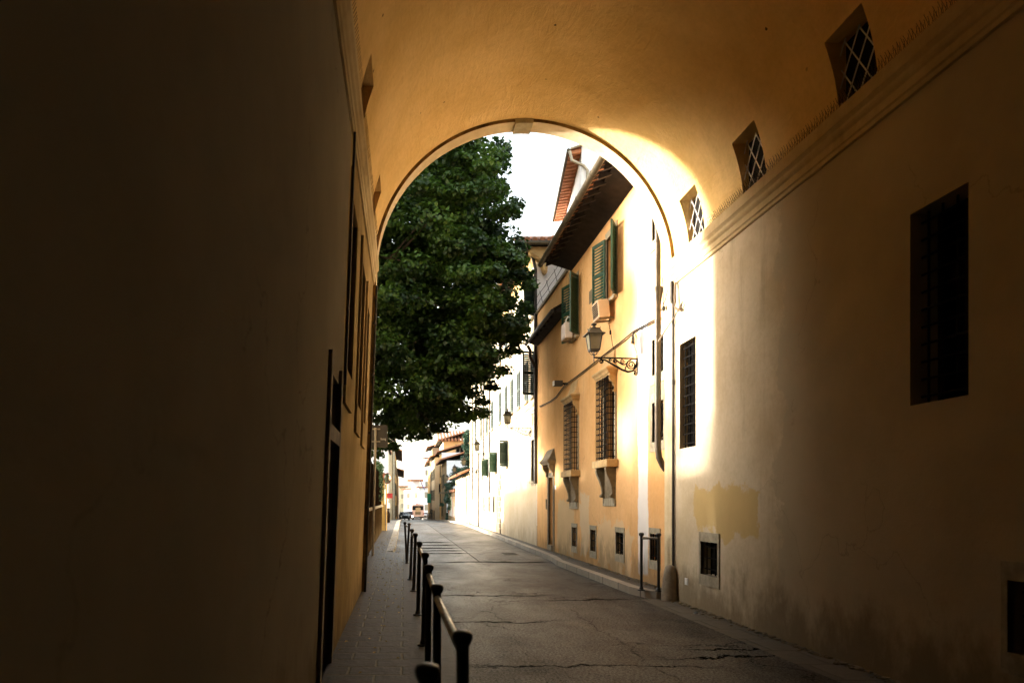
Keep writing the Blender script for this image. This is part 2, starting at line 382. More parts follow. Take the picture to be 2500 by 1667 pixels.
# ------------------------------------------------------------------ walls with real openings
def wall_mb(u0, u1, z0, z1, holes, P, depth, step=None):
    """grid wall in (u,z) with rectangular holes and reveals; P(u,z,d) gives the 3D point, d = depth behind the face"""
    us = sorted(set([u0, u1]+[v for h in holes for v in h[:2]])); zs = sorted(set([z0, z1]+[v for h in holes for v in h[2:4]]))
    if step:
        k = u0
        while k < u1: us.append(k); k += step
        us = sorted(set(us))
    us = [u for u in us if u0 <= u <= u1]; zs = [z for z in zs if z0 <= z <= z1]
    b = MB()
    for a, c in zip(us, us[1:]):
        for e, g_ in zip(zs, zs[1:]):
            um, zm = (a+c)/2, (e+g_)/2
            if any(h[0] < um < h[1] and h[2] < zm < h[3] for h in holes): continue
            b.quad(P(a,e,0), P(c,e,0), P(c,g_,0), P(a,g_,0))
    for h in holes:
        d = h[4] if len(h) > 4 else depth
        a, c, e, g_ = h[:4]
        b.quad(P(a,e,0),P(a,g_,0),P(a,g_,d),P(a,e,d)); b.quad(P(c,e,0),P(c,g_,0),P(c,g_,d),P(c,e,d))
        b.quad(P(a,e,0),P(c,e,0),P(c,e,d),P(a,e,d)); b.quad(P(a,g_,0),P(c,g_,0),P(c,g_,d),P(a,g_,d))
    return b
def PR(X0): return lambda u, z, d: (X0+d, u, z)                        # wall on the right of the lane, faces -X
def PL(u, z, d): return (-.66+.19*z/5.0-d, u, z)                         # tunnel's left wall leans in a little
def barred(b, P, a, c, e, g_, nv, nh, d, r=.009):
    for i in range(nv):
        u = a+(c-a)*(i+.5)/nv; b.tube([P(u,e,d), P(u,g_,d)], r, 6)
    for j in range(nh):
        z = e+(g_-e)*(j+.5)/nh; b.tube([P(a,z,d), P(c,z,d)], r*1.15, 6)
def surround(P, a, c, e, g_, side=.06, top=.11, bot=.12, d=-.018, side2=None):
    s2 = side if side2 is None else side2
    b = MB(); o = .006
    def bx(u0, u1, z0, z1, dd): b.ext([(u0,z0),(u1,z0),(u1,z1),(u0,z1)], lambda q: P(q[0], q[1], dd), lambda q: P(q[0], q[1], .03))
    bx(a-side, c+s2, g_, g_+top, d); bx(a-side, c+s2, e-bot, e, d)
    if side: bx(a-side, a, e, g_, d+.003)
    if s2: bx(c, c+s2, e, g_, d+.003)
    return b
def window(parent, P, a, c, e, g_, name='window', depth=.22, bars=(4,5), bd=.07, sur=True, m=None, cross=True, r=.009, **kw):
    """dark pane deep in the hole, glazing frame, iron bars, stone surround"""
    w = MB().quad(P(a,e,depth), P(c,e,depth), P(c,g_,depth), P(a,g_,depth)).build(name, M['glass_dark'], parent)
    if cross:
        f = MB(); t = .03
        for (u0, u1, z0, z1) in ((a,a+t,e,g_),(c-t,c,e,g_),(a+t,c-t,e,e+t),(a+t,c-t,g_-t,g_),((a+c)/2-t/2,(a+c)/2+t/2,e+t,g_-t)):
            f.ext([(u0,z0),(u1,z0),(u1,z1),(u0,z1)], lambda q: P(q[0],q[1],depth-.03), lambda q: P(q[0],q[1],depth-.004))
        f.build('frame', M['wood_dark'], w)
    if bars:
        b = MB(); barred(b, P, a, c, e, g_, bars[0], bars[1], bd, r); b.build('grille', M['iron'], w)
    if sur: surround(P, a, c, e, g_, **kw).build('surround', m or M['stone'], w)
    return w

# ------------------------------------------------------------------ the archway
CX, CZ, R = 1.88, 5.15, 2.35; YE = 10.85; YB = -16.0; RX = 4.22
arch = thing('archway', 'vaulted passage with ochre barrel ceiling and pale walls over the lane', 'archway', (0,0,0))
holesR = [(10.05,10.64,2.34,3.93,.16), (9.33,9.86,.52,.98,.14), (5.2,5.8,2.34,3.93,.26), (4.3,4.85,.5,1.0,.24)]
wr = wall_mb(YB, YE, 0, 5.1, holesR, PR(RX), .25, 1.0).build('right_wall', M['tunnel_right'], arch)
window(arch, PR(RX), 10.05, 10.64, 2.34, 3.93, depth=.15, bars=(4,11), bd=.06, sur=False)
window(arch, PR(RX), 9.33, 9.86, .52, .98, depth=.13, bars=(4,3), bd=.05, cross=False, side=.05, side2=.05, top=.13, bot=.15)
window(arch, PR(RX), 5.2, 5.8, 2.34, 3.93, depth=.26, bars=(4,11), bd=.10, sur=False)
window(arch, PR(RX), 4.3, 4.85, .5, 1.0, depth=.24, bars=(4,3), bd=.1, side=.05, top=.13, bot=.15)
MB().box(RX-.012, RX+.01, 10.32, 10.42, .30, .40).build('vent_plate', M['white'], arch)
holesL = [(6.55,7.15,2.78,4.35,.3), (8.1,8.65,2.66,4.3,.3), (9.3,9.75,2.6,4.15,.3), (5.3,6.05,.14,2.02,.22), (5.3,6.05,2.14,2.56,.22)]
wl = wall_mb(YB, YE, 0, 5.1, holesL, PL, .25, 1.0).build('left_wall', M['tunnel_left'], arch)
for (a, c, e, g_) in ((6.55,7.15,2.78,4.35), (8.1,8.65,2.66,4.3), (9.3,9.75,2.6,4.15)):
    window(arch, PL, a, c, e, g_, depth=.28, bars=None, side=.1, top=.3, bot=.32, m=M['tunnel_left'], d=-.03)
for (a, c, z1) in ((5.3,6.05,2.02),):
    d = MB().quad(PL(a,.14,.16), PL(c,.14,.16), PL(c,z1,.16), PL(a,z1,.16))
    for k in range(3):
        z0 = .3+k*.58
        if z0+.45 < z1: d.ext([(a+.12,z0),(c-.12,z0),(c-.12,z0+.45),(a+.12,z0+.45)], lambda q: PL(q[0],q[1],.135), lambda q: PL(q[0],q[1],.165))
    dd = d.build('door', M['wood_dark'], arch)
    s = MB()
    for (u0, u1, q0, q1) in ((a-.1,a,.14,z1+(.66 if z1 < 2.1 else .12)), (c,c+.1,.14,z1+(.66 if z1 < 2.1 else .12))):
        s.ext([(u0,q0),(u1,q0),(u1,q1),(u0,q1)], lambda q: PL(q[0],q[1],-.03), lambda q: PL(q[0],q[1],.02))
    s.ext([(a,z1),(c,z1),(c,z1+.12),(a,z1+.12)], lambda q: PL(q[0],q[1],-.028), lambda q: PL(q[0],q[1],.02))
    s.build('surround', M['stone_dark'], dd)
    MB().tube([PL(c-.08,1.02,.15), PL(c-.08,1.02,.09), PL(c-.18,1.02,.09)], .011, 8).build('handle', M['iron'], dd)
window(arch, PL, 5.3, 6.05, 2.14, 2.56, depth=.18, bars=None, sur=False)
# vault with window hollows
hv = []
zt = lambda z: math.asin((z-CZ)/R)
for (y0, y1) in ((9.75,10.3),(8.1,8.65),(6.2,6.75),(3.0,3.55)): hv.append((y0, y1, zt(5.27), zt(5.98), 1))
for (y0, y1) in ((9.45,10.0),(6.9,7.45),(5.15,5.7),(2.5,3.1)): hv.append((y0, y1, PI-zt(5.98), PI-zt(5.27), -1))
ths = sorted(set([PI*k/64 for k in range(65)]+[h[2] for h in hv]+[h[3] for h in hv]))
yv = sorted(set([YB+i*.8 for i in range(34) if YB+i*.8 < YE]+[YE]+[h[0] for h in hv]+[h[1] for h in hv]))
def VP(th, y): return Vector((CX+R*math.cos(th), y, CZ+R*math.sin(th)))
b = MB()
for a, c in zip(yv, yv[1:]):
    for t0, t1 in zip(ths, ths[1:]):
        ym, tm = (a+c)/2, (t0+t1)/2
        if any(h[0] < ym < h[1] and h[2] < tm < h[3] for h in hv): continue
        b.quad(VP(t0,a), VP(t1,a), VP(t1,c), VP(t0,c))
vault = b.build('vault', M['vault'], arch, smooth=True)
for (y0, y1, t0, t1, sg) in hv:
    b = MB(); gl = MB(); lat = MB()
    xi = RX+.07 if sg > 0 else -.47-.3
    ts = [t for t in ths if t0-1e-9 <= t <= t1+1e-9]
    for ta, tb in zip(ts, ts[1:]):
        for y in (y0, y1):
            pa, pb = VP(ta,y), VP(tb,y); b.quad(pa, pb, (xi,y,pb.z), (xi,y,pa.z))
    for t in (t0, t1):
        pa, pb = VP(t,y0), VP(t,y1); b.quad(pa, pb, (xi,y1,pb.z), (xi,y0,pa.z))
    z0, z1 = sorted((VP(t0,0).z, VP(t1,0).z))
    gl.quad((xi,y0,z0),(xi,y1,z0),(xi,y1,z1),(xi,y0,z1))
    xl = xi-.05*sg; n = 4
    for k in range(-2, 3):
        for s in (1, -1):
            # diagonal lattice bars clipped to the opening
            pts = []
            for q in np.linspace(0, 1, 41):
                yy = y0+(y1-y0)*q; zz = (z0+z1)/2+s*(yy-(y0+y1)/2)*1.5+k*.32
                if z0 <= zz <= z1: pts.append((xl+.006*s, yy, zz))
            if len(pts) > 2: lat.tube([pts[0], pts[-1]], .0065, 5)
    vw = b.build('vault_window', M['vault'], arch)
    gl.build('pane', M['void'], vw)
    lat.build('lattice', M['white'], vw)
# cornices
prof = [(0,4.90),(.03,4.90),(.035,4.94),(.05,4.95),(.055,5.02),(.075,5.04),(.085,5.06),(.085,5.09),(.10,5.11),(.115,5.125),(.115,5.255),(.0,5.275),(-.04,5.275),(-.04,4.9)]
co = MB().ext(prof, lambda p: (RX-p[0], YB, p[1]), lambda p: (RX-p[0], YE-.02, p[1])).build('cornice', M['cornice'], arch, bevel=.004)
cl = MB().ext(prof, lambda p: (-.475+p[0]*.8, YB, p[1]), lambda p: (-.475+p[0]*.8, YE-.02, p[1])).build('cornice', M['cornice'], arch, bevel=.004)
for (X0, sg, ya, yb, par) in ((RX-.06, -1, 0, 9.5, co), (-.42, 1, 0, 10.3, cl)):
    b = MB(); y = ya
    while y < yb:
        for s in (-1, 0, 1):
            b.tube([(X0, y, 5.265), (X0+s*.035+sg*.02, y+random.uniform(-.01,.01), 5.375+random.uniform(-.008,.008))], .0022, 4, False)
        y += .045
    b.build('bird_spikes', M['spike'], par, fixn=False)
# end ring, jambs, keystone
RI = 2.30; YO = 11.15
def ringpt(r, th, y): return (CX+r*math.cos(th), y, CZ+r*math.sin(th))
e = MB()
for k in range(64):
    a, c = PI*k/64, PI*(k+1)/64
    e.quad(ringpt(R+.01,a,YE), ringpt(R+.01,c,YE), ringpt(RI,c,YE), ringpt(RI,a,YE))
e.quad((CX+RI,YE,0),(RX+.02,YE,0),(RX+.02,YE,CZ),(CX+RI,YE,CZ))
e.quad((-.60,YE,0),(-.68,YE,0),(-.48,YE,CZ),(CX-RI,YE,CZ))
e.build('arch_edge', M['ring_edge'], arch)
e = MB()
for k in range(64):
    a, c = PI*k/64, PI*(k+1)/64
    e.quad(ringpt(RI,a,YE), ringpt(RI,c,YE), ringpt(RI,c,YO), ringpt(RI,a,YO))
e.quad((CX+RI,YE,0),(CX+RI,YO,0),(CX+RI,YO,CZ),(CX+RI,YE,CZ)); e.quad((-.60,YE,0),(-.60,YO,0),(CX-RI,YO,CZ),(CX-RI,YE,CZ))
# outer front of the passage house with the arched hole
for k in range(64):
    a, c = PI*k/64, PI*(k+1)/64
    p, q = ringpt(RI,a,YO), ringpt(RI,c,YO)
    e.quad(p, q, (q[0],YO,10.5), (p[0],YO,10.5))
e.quad((CX+RI,YO,0),(12,YO,0),(12,YO,10.5),(CX+RI,YO,10.5)); e.quad((-9,YO,0),(-.60,YO,0),(CX-RI,YO,CZ),(CX-RI,YO,10.5)); e.quad((-9,YO,0),(CX-RI,YO,10.5),(-9,YO,10.5),(-9,YO,10.5))
ring = e.build('arch_ring', M['ring'], arch, fixn=False)
k = MB()
for (a0, a1, r0, y0, y1) in ((86.4, 93.4, 2.275, YE-.012, YO+.02),):
    A = [math.radians(v) for v in np.linspace(a0, a1, 5)]
    pr = [(2.36, a) for a in A]+[(r0, a) for a in reversed(A)]
    k.ext(pr, lambda p: ringpt(p[0], p[1], y0), lambda p: ringpt(p[0], p[1], y1))
k.build('keystone', M['key'], ring, bevel=.004)
# body of the house around the vault, roof slab on top
e = MB().box(-9, 12, YB, YO-.01, 8.2, 10.6)
e.quad((-9,YB,0),(-9,YO,0),(-9,YO,10.5),(-9,YB,10.5)); e.quad((12,YB,0),(12,YO,0),(12,YO,10.5),(12,YB,10.5))
e.quad((-9,YB,0),(-.66,YB,0),(-.47,YB,CZ),(-9,YB,CZ)); e.quad((4.22,YB,0),(12,YB,0),(12,YB,CZ),(4.22,YB,CZ)); 
e.quad((-9,YB,CZ),(-.47,YB,CZ),(-.47,YB,8.2),(-9,YB,8.2)); e.quad((4.23,YB,CZ),(12,YB,CZ),(12,YB,8.2),(4.23,YB,8.2))
e.build('house_body', M['cream_yellow'], arch, fixn=False)
MB().box(-1, 4.4, YB-.3, YB, 0, 8.2).build('light_stop_wall', M['garden'], arch)  # unseen closing wall added behind the camera to darken the passage
# hooks of old ironwork in the vault
hook = MB().tube([(2.76-.03,7.6,7.30),(2.77-.03,7.6,7.18)], .012, 6); hook.build('hook', M['iron'], vault)
# down pipe at the left corner and a conduit on the left wall, pipe at right corner
b = MB(); pts = [(-.60+.19*z/5+.0, YE-.05, z) for z in (.14, 1, 2, 3, 4, 4.88)]
b.tube(pts, .018, 10)
for z in (1.45, 2.6, 3.5, 4.3): b.tube([(-.615+.19*z/5, YE-.05, z-.02), (-.615+.19*z/5, YE-.05, z+.02)], .028, 10)
b.build('corner_pipe', M['blackpipe'], arch)
MB().tube([(-.625+.19*z/5, 6.3, z) for z in (2.6, 3.2, 4, 4.88)], .012, 8).build('conduit', M['blackpipe'], arch)
b = MB().tube([(RX-.028, YE-.03, .5), (RX-.028, YE-.03, 4.88)], .017, 10)
b.tube([(RX-.03, YE-.03, 3.35), (RX-.03, YE-.03, 3.43)], .023, 10)
b.build('corner_pipe', M['blackpipe'], arch)
MB().tube([(RX-.05, YE-.04, 4.62), (RX-.05, YE-.04, 4.95)], .032, 10).build('junction_box', M['blackpipe'], arch)
# cable loop beside the cornice
b = MB()
for s in range(4):
    o = .018*s
    b.tube([(RX-.03-o*.3, YE-.10-o, 4.9), (RX-.05, YE-.12-o*1.5, 4.72), (RX-.06-o*.4, YE-.16-o, 4.52), (RX-.05, YE-.28-o*2, 4.42-o*.3), (RX-.04, YE-.42, 4.53), (RX-.05, YE-.2, 4.40), (4.10, 11.2, 4.12-o*.3)], .009, 6)
tag(b.build('cable_bundle', M['palecable']), 'drooping bundle of pale cables under the right cornice end', 'cable')
b = MB().tube([(4.14,11.18,4.6),(4.13,10.98,4.72),(4.12,10.86,4.83)], .008, 6).tube([(4.14,11.1,4.63),(4.14,11.1,4.95),(4.13,11.1,5.1)], .006, 6)
b.lathe(4.14, 11.08, [(0,4.56),(.022,4.57),(.028,4.6),(.02,4.64),(0,4.65)], 10)
tag(b.build('junction_wire', M['cable']), 'short dark wire with a knot on the white jamb', 'wire')

# guard stone
b = MB(); prf = [(.135,0),(.128,.1),(.11,.3),(.09,.45),(.07,.52),(.035,.545),(0,.55)]
b.lathe(4.135, 10.80, [(r, z+.008) for r, z in prf], 24)
tag(b.build('guard_stone', M['guard'], smooth=True), 'tapered grey guard stone at the foot of the right jamb', 'guard stone')
b = MB()
pp = [Vector((random.uniform(-.045,.045), random.uniform(-.05,.05), random.uniform(0,.04))) + Vector((3.98,9.45,.012)) for _ in range(14)]
for i in range(12): b.poly([pp[i], pp[(i+1) % 14], pp[(i+5) % 14]])
tag(b.build('crumpled_paper', M['white'], fixn=False), 'crumpled scrap of white paper on the stone slabs by the right wall', 'litter')

# ------------------------------------------------------------------ railings
def post(b, x, y, z0, top, r=.026, lean=0):
    b.tube([(x+lean,y,z0),(x,y,top-.05)], r, 14)
def cap(b, x, y, top):
    b.lathe(x, y, [(.0,top-.062),(.028,top-.06),(.034,top-.05),(.040,top-.035),(.041,top-.02),(.034,top-.008),(.018,top-.001),(0,top)], 18)
def railing(label, posts, rails, group='black railings along the left pavement edge', r=.026):
    t = thing('railing', label, 'railing', (0,0,0), group)
    for (x, y, z0, lean) in posts:
        m = MB(); post(m, x, y, z0, 1.045, r, lean); p = m.build('post', M['post'], t, smooth=True)
        MB().lathe(x+lean, y, [(.06,z0),(.058,z0+.012),(.034,z0+.022),(.03,z0+.05),(.026,z0+.055)], 16).build('foot', M['post'], p, smooth=True)
        m = MB(); cap(m, x, y, 1.045); m.build('cap', M['post'], p, smooth=True)
    for (i, j) in rails:
        a, c = posts[i], posts[j]
        m = MB().tube([(a[0],a[1],.955),(c[0],c[1],.955)], .021, 12); m.build('rail', M['railtop'], t, smooth=True)
    settle(t, (posts[0][0], posts[0][1], posts[0][2])); return t
Z = .125
railing('blurred black post alone at the near end of the left row', [(.075,2.17,Z,.0)], [])
railing('nearest black railing of the left row, three capped posts', [(.232,2.73,Z,0),(.205,4.25,Z,0),(.203,5.57,Z,-.01)], [(0,1),(1,2)])
railing('second black railing of the left row, under the arch middle', [(.216,6.87,Z,-.02),(.200,8.7,Z,-.02)], [(0,1)])
railing('third black railing of the left row, near the arch mouth', [(.190,11.0,Z,-.03),(.155,12.6,Z,-.03)], [(0,1)])
railing('farthest black railing of the left row, leaning posts outside', [(.130,15.9,Z,-.05),(.035,16.8,Z,.04)], [(0,1)])
railing('black railing on the right pavement end beside the guard stone', [(3.80,11.12,.12,0),(4.03,11.0,.12,0)], [(0,1)], group='black railing on the right pavement', r=.022)

# ------------------------------------------------------------------ orange house
XF = 4.25
oh = thing('orange_house', 'orange plastered house with green shutters and caged windows right of the arch', 'house', (0,0,0))
BW = [(17.05,17.52,.42,.89), (15.36,15.8,.42,.90), (13.42,13.9,.50,.93), (11.55,11.97,.54,.99)]
SW = [(11.35,11.86,5.95,6.5), (11.35,11.86,3.67,4.27), (11.35,11.86,2.54,3.2)]
UW = [(13.88,14.55,5.65,6.98), (16.9,17.45,5.58,6.98)]
KW = [(13.95,14.68,2.40,4.05), (16.92,17.62,2.30,3.98)]
DR = [(19.72,20.32,.28,2.22)]
holes = [h+(.10,) for h in BW]+[h+(.1,) for h in SW]+[h+(.16,) for h in UW]+[h+(.22,) for h in KW]+[h+(.2,) for h in DR]
def PY(u, z, d): return (XF+d, u, z)
w1 = wall_mb(11.17, 22.15, 0, 7.45, holes, PY, .2).build('wall', M['yellow'], oh)
wt = MB(); wt.quad((XF,11.17,7.45),(XF,17.9,7.45),(XF,17.9,7.72),(XF,11.17,7.72)).quad((XF,17.9,7.45),(7,17.9,7.45),(7,17.9,9.2),(XF,17.9,7.72)); wt.quad((XF+.0,22.15,0),(8,22.15,0),(8,22.15,7.45),(XF,22.15,7.45))
wt.quad((XF,17.9,7.449),(6.0,17.9,7.449),(6.0,22.15,7.449),(XF,22.15,7.449))
wt.build('upper_wall', M['yellow'], oh)
for i, h in enumerate(BW): window(oh, PY, *h, name='cellar_window', depth=.09, bars=(4,3) if i else (3,2), bd=.03, cross=False, side=.045, top=.10, bot=.15, m=M['stone'])
for h in SW: window(oh, PY, *h, name='small_window', depth=.09, bars=(3,3), bd=.03, cross=False, side=.045, side2=.11, top=.17, bot=.16, m=M['stone'])
def leaf(parent, hx, hy, ang, w, z0, z1, sgn, m, n=18, name='shutter', t=.018):
    """louvred leaf hinged at (hx,hy); ang from the wall, sgn +1 goes to +Y"""
    d = Vector((-math.sin(ang), sgn*math.cos(ang), 0)); nrm = Vector((-math.cos(ang), -sgn*math.sin(ang), 0)); b = MB()
    o = Vector((hx, hy, 0)); up = Vector((0,0,1)); fw = .045
    def bar(u0, u1, q0, q1, th=t): b.obox(o+d*(u0+u1)/2+up*(q0+q1)/2, d*((u1-u0)/2), nrm*th, up*((q1-q0)/2))
    bar(0, fw, z0, z1); bar(w-fw, w, z0, z1); bar(fw, w-fw, z0, z0+.09); bar(fw, w-fw, z1-.07, z1); bar(fw, w-fw, (z0+z1)/2-.025, (z0+z1)/2+.025, t*.9)
    for k in range(n):
        z = z0+.10+(z1-z0-.19)*(k+.5)/n
        b.obox(o+d*(w/2)+up*z, d*(w/2-fw+.002), (nrm*.45+up*-.89).normalized()*.029, (up*.45+nrm*.89).normalized()*.0035)
    return b.build(name, m, parent)
for i, (a, c, e, g_) in enumerate(UW):
    w = MB().quad(PY(a,e,.15),PY(c,e,.15),PY(c,g_,.15),PY(a,g_,.15)).build('window', M['glass_dark'], oh)
    f = MB(); t = .04
    for (u0, u1, z0, z1) in ((a,a+t,e,g_),(c-t,c,e,g_),(a+t,c-t,e,e+t),(a+t,c-t,g_-t,g_),((a+c)/2-.03,(a+c)/2+.03,e+t,g_-t),(a+t,(a+c)/2-.03,e+.7,e+.725),((a+c)/2+.03,c-t,e+.7,e+.725)):
        f.box(XF+.10, XF+.14, u0, u1, z0, z1)
    f.build('frame', M['winframe'], w)
    surround(PY, a, c, e, g_, side=.06, top=.14, bot=0.001).build('surround', M['stone'], w)
    MB().box(XF-.09, XF+.02, a-.09, c+.09, e-.07, e).build('sill', M['stone'], w, bevel=.005)
    lm = M['green'] if i == 0 else M['green']
    leaf(w, XF-.03, c+.02, math.radians(17), .47, e+.0, g_+.03, 1, lm)
    leaf(w, XF-.03, a-.02, math.radians(27 if i == 0 else 38), .42, e+.0, g_+.03, -1, lm)
    MB().tube([(XF,c+.60,e+.3),(XF-.07,c+.60,e+.3),(XF-.07,c+.60,e+.33)], .008, 6).build('shutter_hook', M['iron'], w)
MB().box(XF-.006, XF+.01, 15.7, 15.92, 6.03, 6.32).build('wall_vent', M['stone_dark'], oh)
def kneel(Y0, dz):
    """caged window on a corbelled sill under a curved hood"""
    z = lambda v: v+dz
    w = MB().quad(PY(Y0+.18,z(2.38),.21),PY(Y0+.91,z(2.38),.21),PY(Y0+.91,z(4.06),.21),PY(Y0+.18,z(4.06),.21)).build('caged_window', M['glass_dark'], oh)
    f = MB()
    for (u0, u1, q0, q1) in ((.18,.22,2.38,4.05),(.87,.91,2.38,4.05),(.53,.56,2.38,4.05),(.22,.87,3.3,3.33),(.22,.87,2.38,2.43)):
        f.box(XF+.15, XF+.19, Y0+u0, Y0+u1, z(q0), z(q1))
    f.build('frame', M['wood_dark'], w)
    s = MB()
    for (u0, u1) in ((.10,.18),(.91,.99)): s.box(XF-.03, XF+.02, Y0+u0, Y0+u1, z(2.38), z(4.06))
    s.build('surround', M['stone'], w)
    # sill
    MB().box(XF-.23, XF+.02, Y0, Y0+1.09, z(2.23), z(2.38)).build('sill', M['sill'], w, bevel=.008)
    # hood: moulded cornice and a concave top rising to the wall
    pr = [(0,4.06),(.15,4.06),(.16,4.09),(.18,4.10),(.195,4.14),(.225,4.17),(.235,4.18),(.235,4.215),(.21,4.22),(.14,4.25),(.08,4.33),(.04,4.45),(.015,4.58),(0,4.60)]
    h = MB()
    n = len(pr)
    rings = []
    for (o, zz) in pr:      # the hood returns to the wall at both ends
        k = .235-o; rings.append([(XF+.01,Y0+k*.9,z(zz)),(XF-o,Y0+k*.9,z(zz)),(XF-o,Y0+1.09-k*.9,z(zz)),(XF+.01,Y0+1.09-k*.9,z(zz))])
    base = len(h.v)
    for rg in rings: h.v += rg
    for i in range(n-1):
        for j in range(3): h.f.append((base+i*4+j, base+i*4+j+1, base+(i+1)*4+j+1, base+(i+1)*4+j))
    h.f.append(tuple(base+j for j in range(4)))
    h.build('hood', M['sill'], w, bevel=.003)
    # corbels under the sill and under the hood
    sc = [(0,2.23),(.20,2.23),(.205,2.17),(.18,2.08),(.13,1.97),(.085,1.84),(.07,1.72),(.085,1.68),(.095,1.65),(.08,1.62),(.04,1.61),(.035,1.47),(0,1.47)]
    for u in (.16, .84):
        MB().ext(sc, lambda p: (XF-p[0], Y0+u, z(p[1])), lambda p: (XF-p[0], Y0+u+.1, z(p[1]))).build('corbel', M['stone_dark'], w)
        MB().tube([(XF-.08,Y0+u-.015,z(1.65)),(XF-.08,Y0+u+.115,z(1.65))], .03, 10).build('scroll', M['stone_dark'], w)
    MB().box(XF-.03, XF+.01, Y0+.26, Y0+.84, z(1.47), z(2.23)).build('apron', M['stone_dark'], w)
    MB().box(XF-.036, XF+.01, Y0+.14, Y0+.96, z(1.44), z(1.60)).build('base_block', M['stone'], w)
    s2 = [(0,4.06),(.15,4.06),(.155,4.01),(.13,3.96),(.08,3.90),(.05,3.82),(.055,3.78),(.07,3.76),(.07,3.73),(.0,3.72)]
    for u in (.09, .92): MB().ext(s2, lambda p: (XF-p[0], Y0+u, z(p[1])), lambda p: (XF-p[0], Y0+u+.08, z(p[1]))).build('bracket', M['sill'], w)
    # projecting cage
    c = MB(); xc = XF-.17; ya, yb = Y0+.13, Y0+.97; za, zb = z(2.38), z(4.06)
    for k in range(8):
        y = ya+(yb-ya)*k/7; c.tube([(xc,y,za),(xc,y,zb)], .009, 6)
    for k in range(14):
        q = za+.06+(zb-za-.08)*k/13
        c.tube([(xc,ya,q),(xc,yb,q)], .0095, 6)
        for y in (ya, yb): c.tube([(xc,y,q),(XF,y,q)], .0095, 6)
    for x in (xc+.06, xc+.115):
        for y in (ya, yb): c.tube([(x,y,za),(x,y,zb)], .008, 6)
    c.build('cage', M['iron'], w)
kneel(13.77, 0); kneel(16.74, -.09)
# door with hood
d = MB().quad(PY(19.72,.28,.18),PY(20.32,.28,.18),PY(20.32,2.22,.18),PY(19.72,2.22,.18))
for q in (.4, 1.0, 1.6): d.box(XF+.15, XF+.185, 19.82, 20.22, q, q+.45)
dr = d.build('door', M['wood_dark'], oh)
MB().box(XF+.1, XF+.18, 20.24, 20.27, 1.15, 1.25).build('handle', M['iron'], dr)
s = MB()
for (u0, u1) in ((19.58,19.72),(20.32,20.46)): s.box(XF-.025, XF+.03, u0, u1, .12, 2.36)
s.box(XF-.022, XF+.03, 19.72, 20.32, 2.22, 2.36); s.box(XF-.06, XF+.17, 19.72, 20.32, .12, .278)
s.build('surround', M['stone_dark'], dr)
h = MB(); Yd = 19.42
pr = [(0,2.58),(.17,2.58),(.19,2.62),(.23,2.65),(.235,2.70),(.20,2.72),(.15,2.78),(.09,2.90),(.04,3.0),(0,3.03)]
base = 0
for (o, zz) in pr:
    k2 = (.235-o)*.9; h.v += [(XF+.01,Yd+k2,zz),(XF-o,Yd+k2,zz),(XF-o,Yd+1.2-k2,zz),(XF+.01,Yd+1.2-k2,zz)]
for i in range(len(pr)-1):
    for j in range(3): h.f.append((i*4+j, i*4+j+1, (i+1)*4+j+1, (i+1)*4+j))
h.f.append((0,1,2,3)); h.build('door_hood', M['stone_dark'], dr)
for u in (.12, .96): MB().ext([(0,2.58),(.17,2.58),(.17,2.50),(.12,2.42),(.06,2.34),(.07,2.28),(.05,2.24),(0,2.24)], lambda p: (XF-p[0], Yd+u, p[1]), lambda p: (XF-p[0], Yd+u+.12, p[1])).build('bracket', M['stone_dark'], dr)
MB().box(XF-.012, XF+.01, 19.38, 19.50, 1.86, 1.98).build('house_number_plate', M['white'], oh)
MB().box(XF-.02, XF+.01, 20.62, 20.72, 1.3, 1.6).build('intercom', M['stone_dark'], oh)
# main eave: sloping soffit boards, rafters, tiles, gutter
def eave(parent, X0, ov, ya, yb, zw, ze, tiles=True, raft=.34, rm=None, tm=None, back=4.0, rise=.35, step=.2, gut=True, rr=.035):
    """roof edge over a wall at X0 facing -X: outer edge at X0-ov"""
    r = MB(); r.poly([(X0-ov,ya,ze+.06),(X0-ov,yb,ze+.06),(X0+back,yb,ze+.06+rise*(ov+back)),(X0+back,ya,ze+.06+rise*(ov+back))])
    r.poly([(X0-ov,ya,ze+.09),(X0+back,ya,ze+.09+rise*(ov+back)),(X0+back,yb,ze+.09+rise*(ov+back)),(X0-ov,yb,ze+.09)])
    r.poly([(X0-ov,ya,ze+.06),(X0+back,ya,ze+.06+rise*(ov+back)),(X0+back,ya,ze+.09+rise*(ov+back)),(X0-ov,ya,ze+.09)])
    rf = r.build('roof', rm or M['wood'], parent, fixn=False)
    y = ya+.05
    while y < yb:
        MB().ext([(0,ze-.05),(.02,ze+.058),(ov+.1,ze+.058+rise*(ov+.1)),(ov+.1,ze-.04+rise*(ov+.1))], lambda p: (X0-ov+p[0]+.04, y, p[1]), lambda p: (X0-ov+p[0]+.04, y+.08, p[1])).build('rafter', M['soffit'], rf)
        y += raft
    if tiles:
        b = MB(); y = ya+.02; nrow = 5
        while y < yb+.05:
            L = ov+back
            for q in range(int(L/.38)):
                x = X0-ov-.03+q*.38; z = ze+.10+rise*(x-X0+ov)
                jz = random.uniform(-.006,.01)
                pts = [(x,y+random.uniform(-.008,.008),z+.02+jz),(x+.42,y,z+.02+jz+rise*.42-.012)]
                b.tube(pts, [rr*1.9, rr*1.6], 8)
            y += step
        b.build('roof_tiles', tm or M['terra'], rf, smooth=True, fixn=False)
    if gut:
        MB().tube([(X0-ov-.07,ya-.02,ze+.035),(X0-ov-.07,yb+.02,ze+.035)], .062, 12).build('gutter', M['gutter'], rf, smooth=True)
    return rf
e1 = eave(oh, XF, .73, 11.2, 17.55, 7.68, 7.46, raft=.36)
gj = MB()
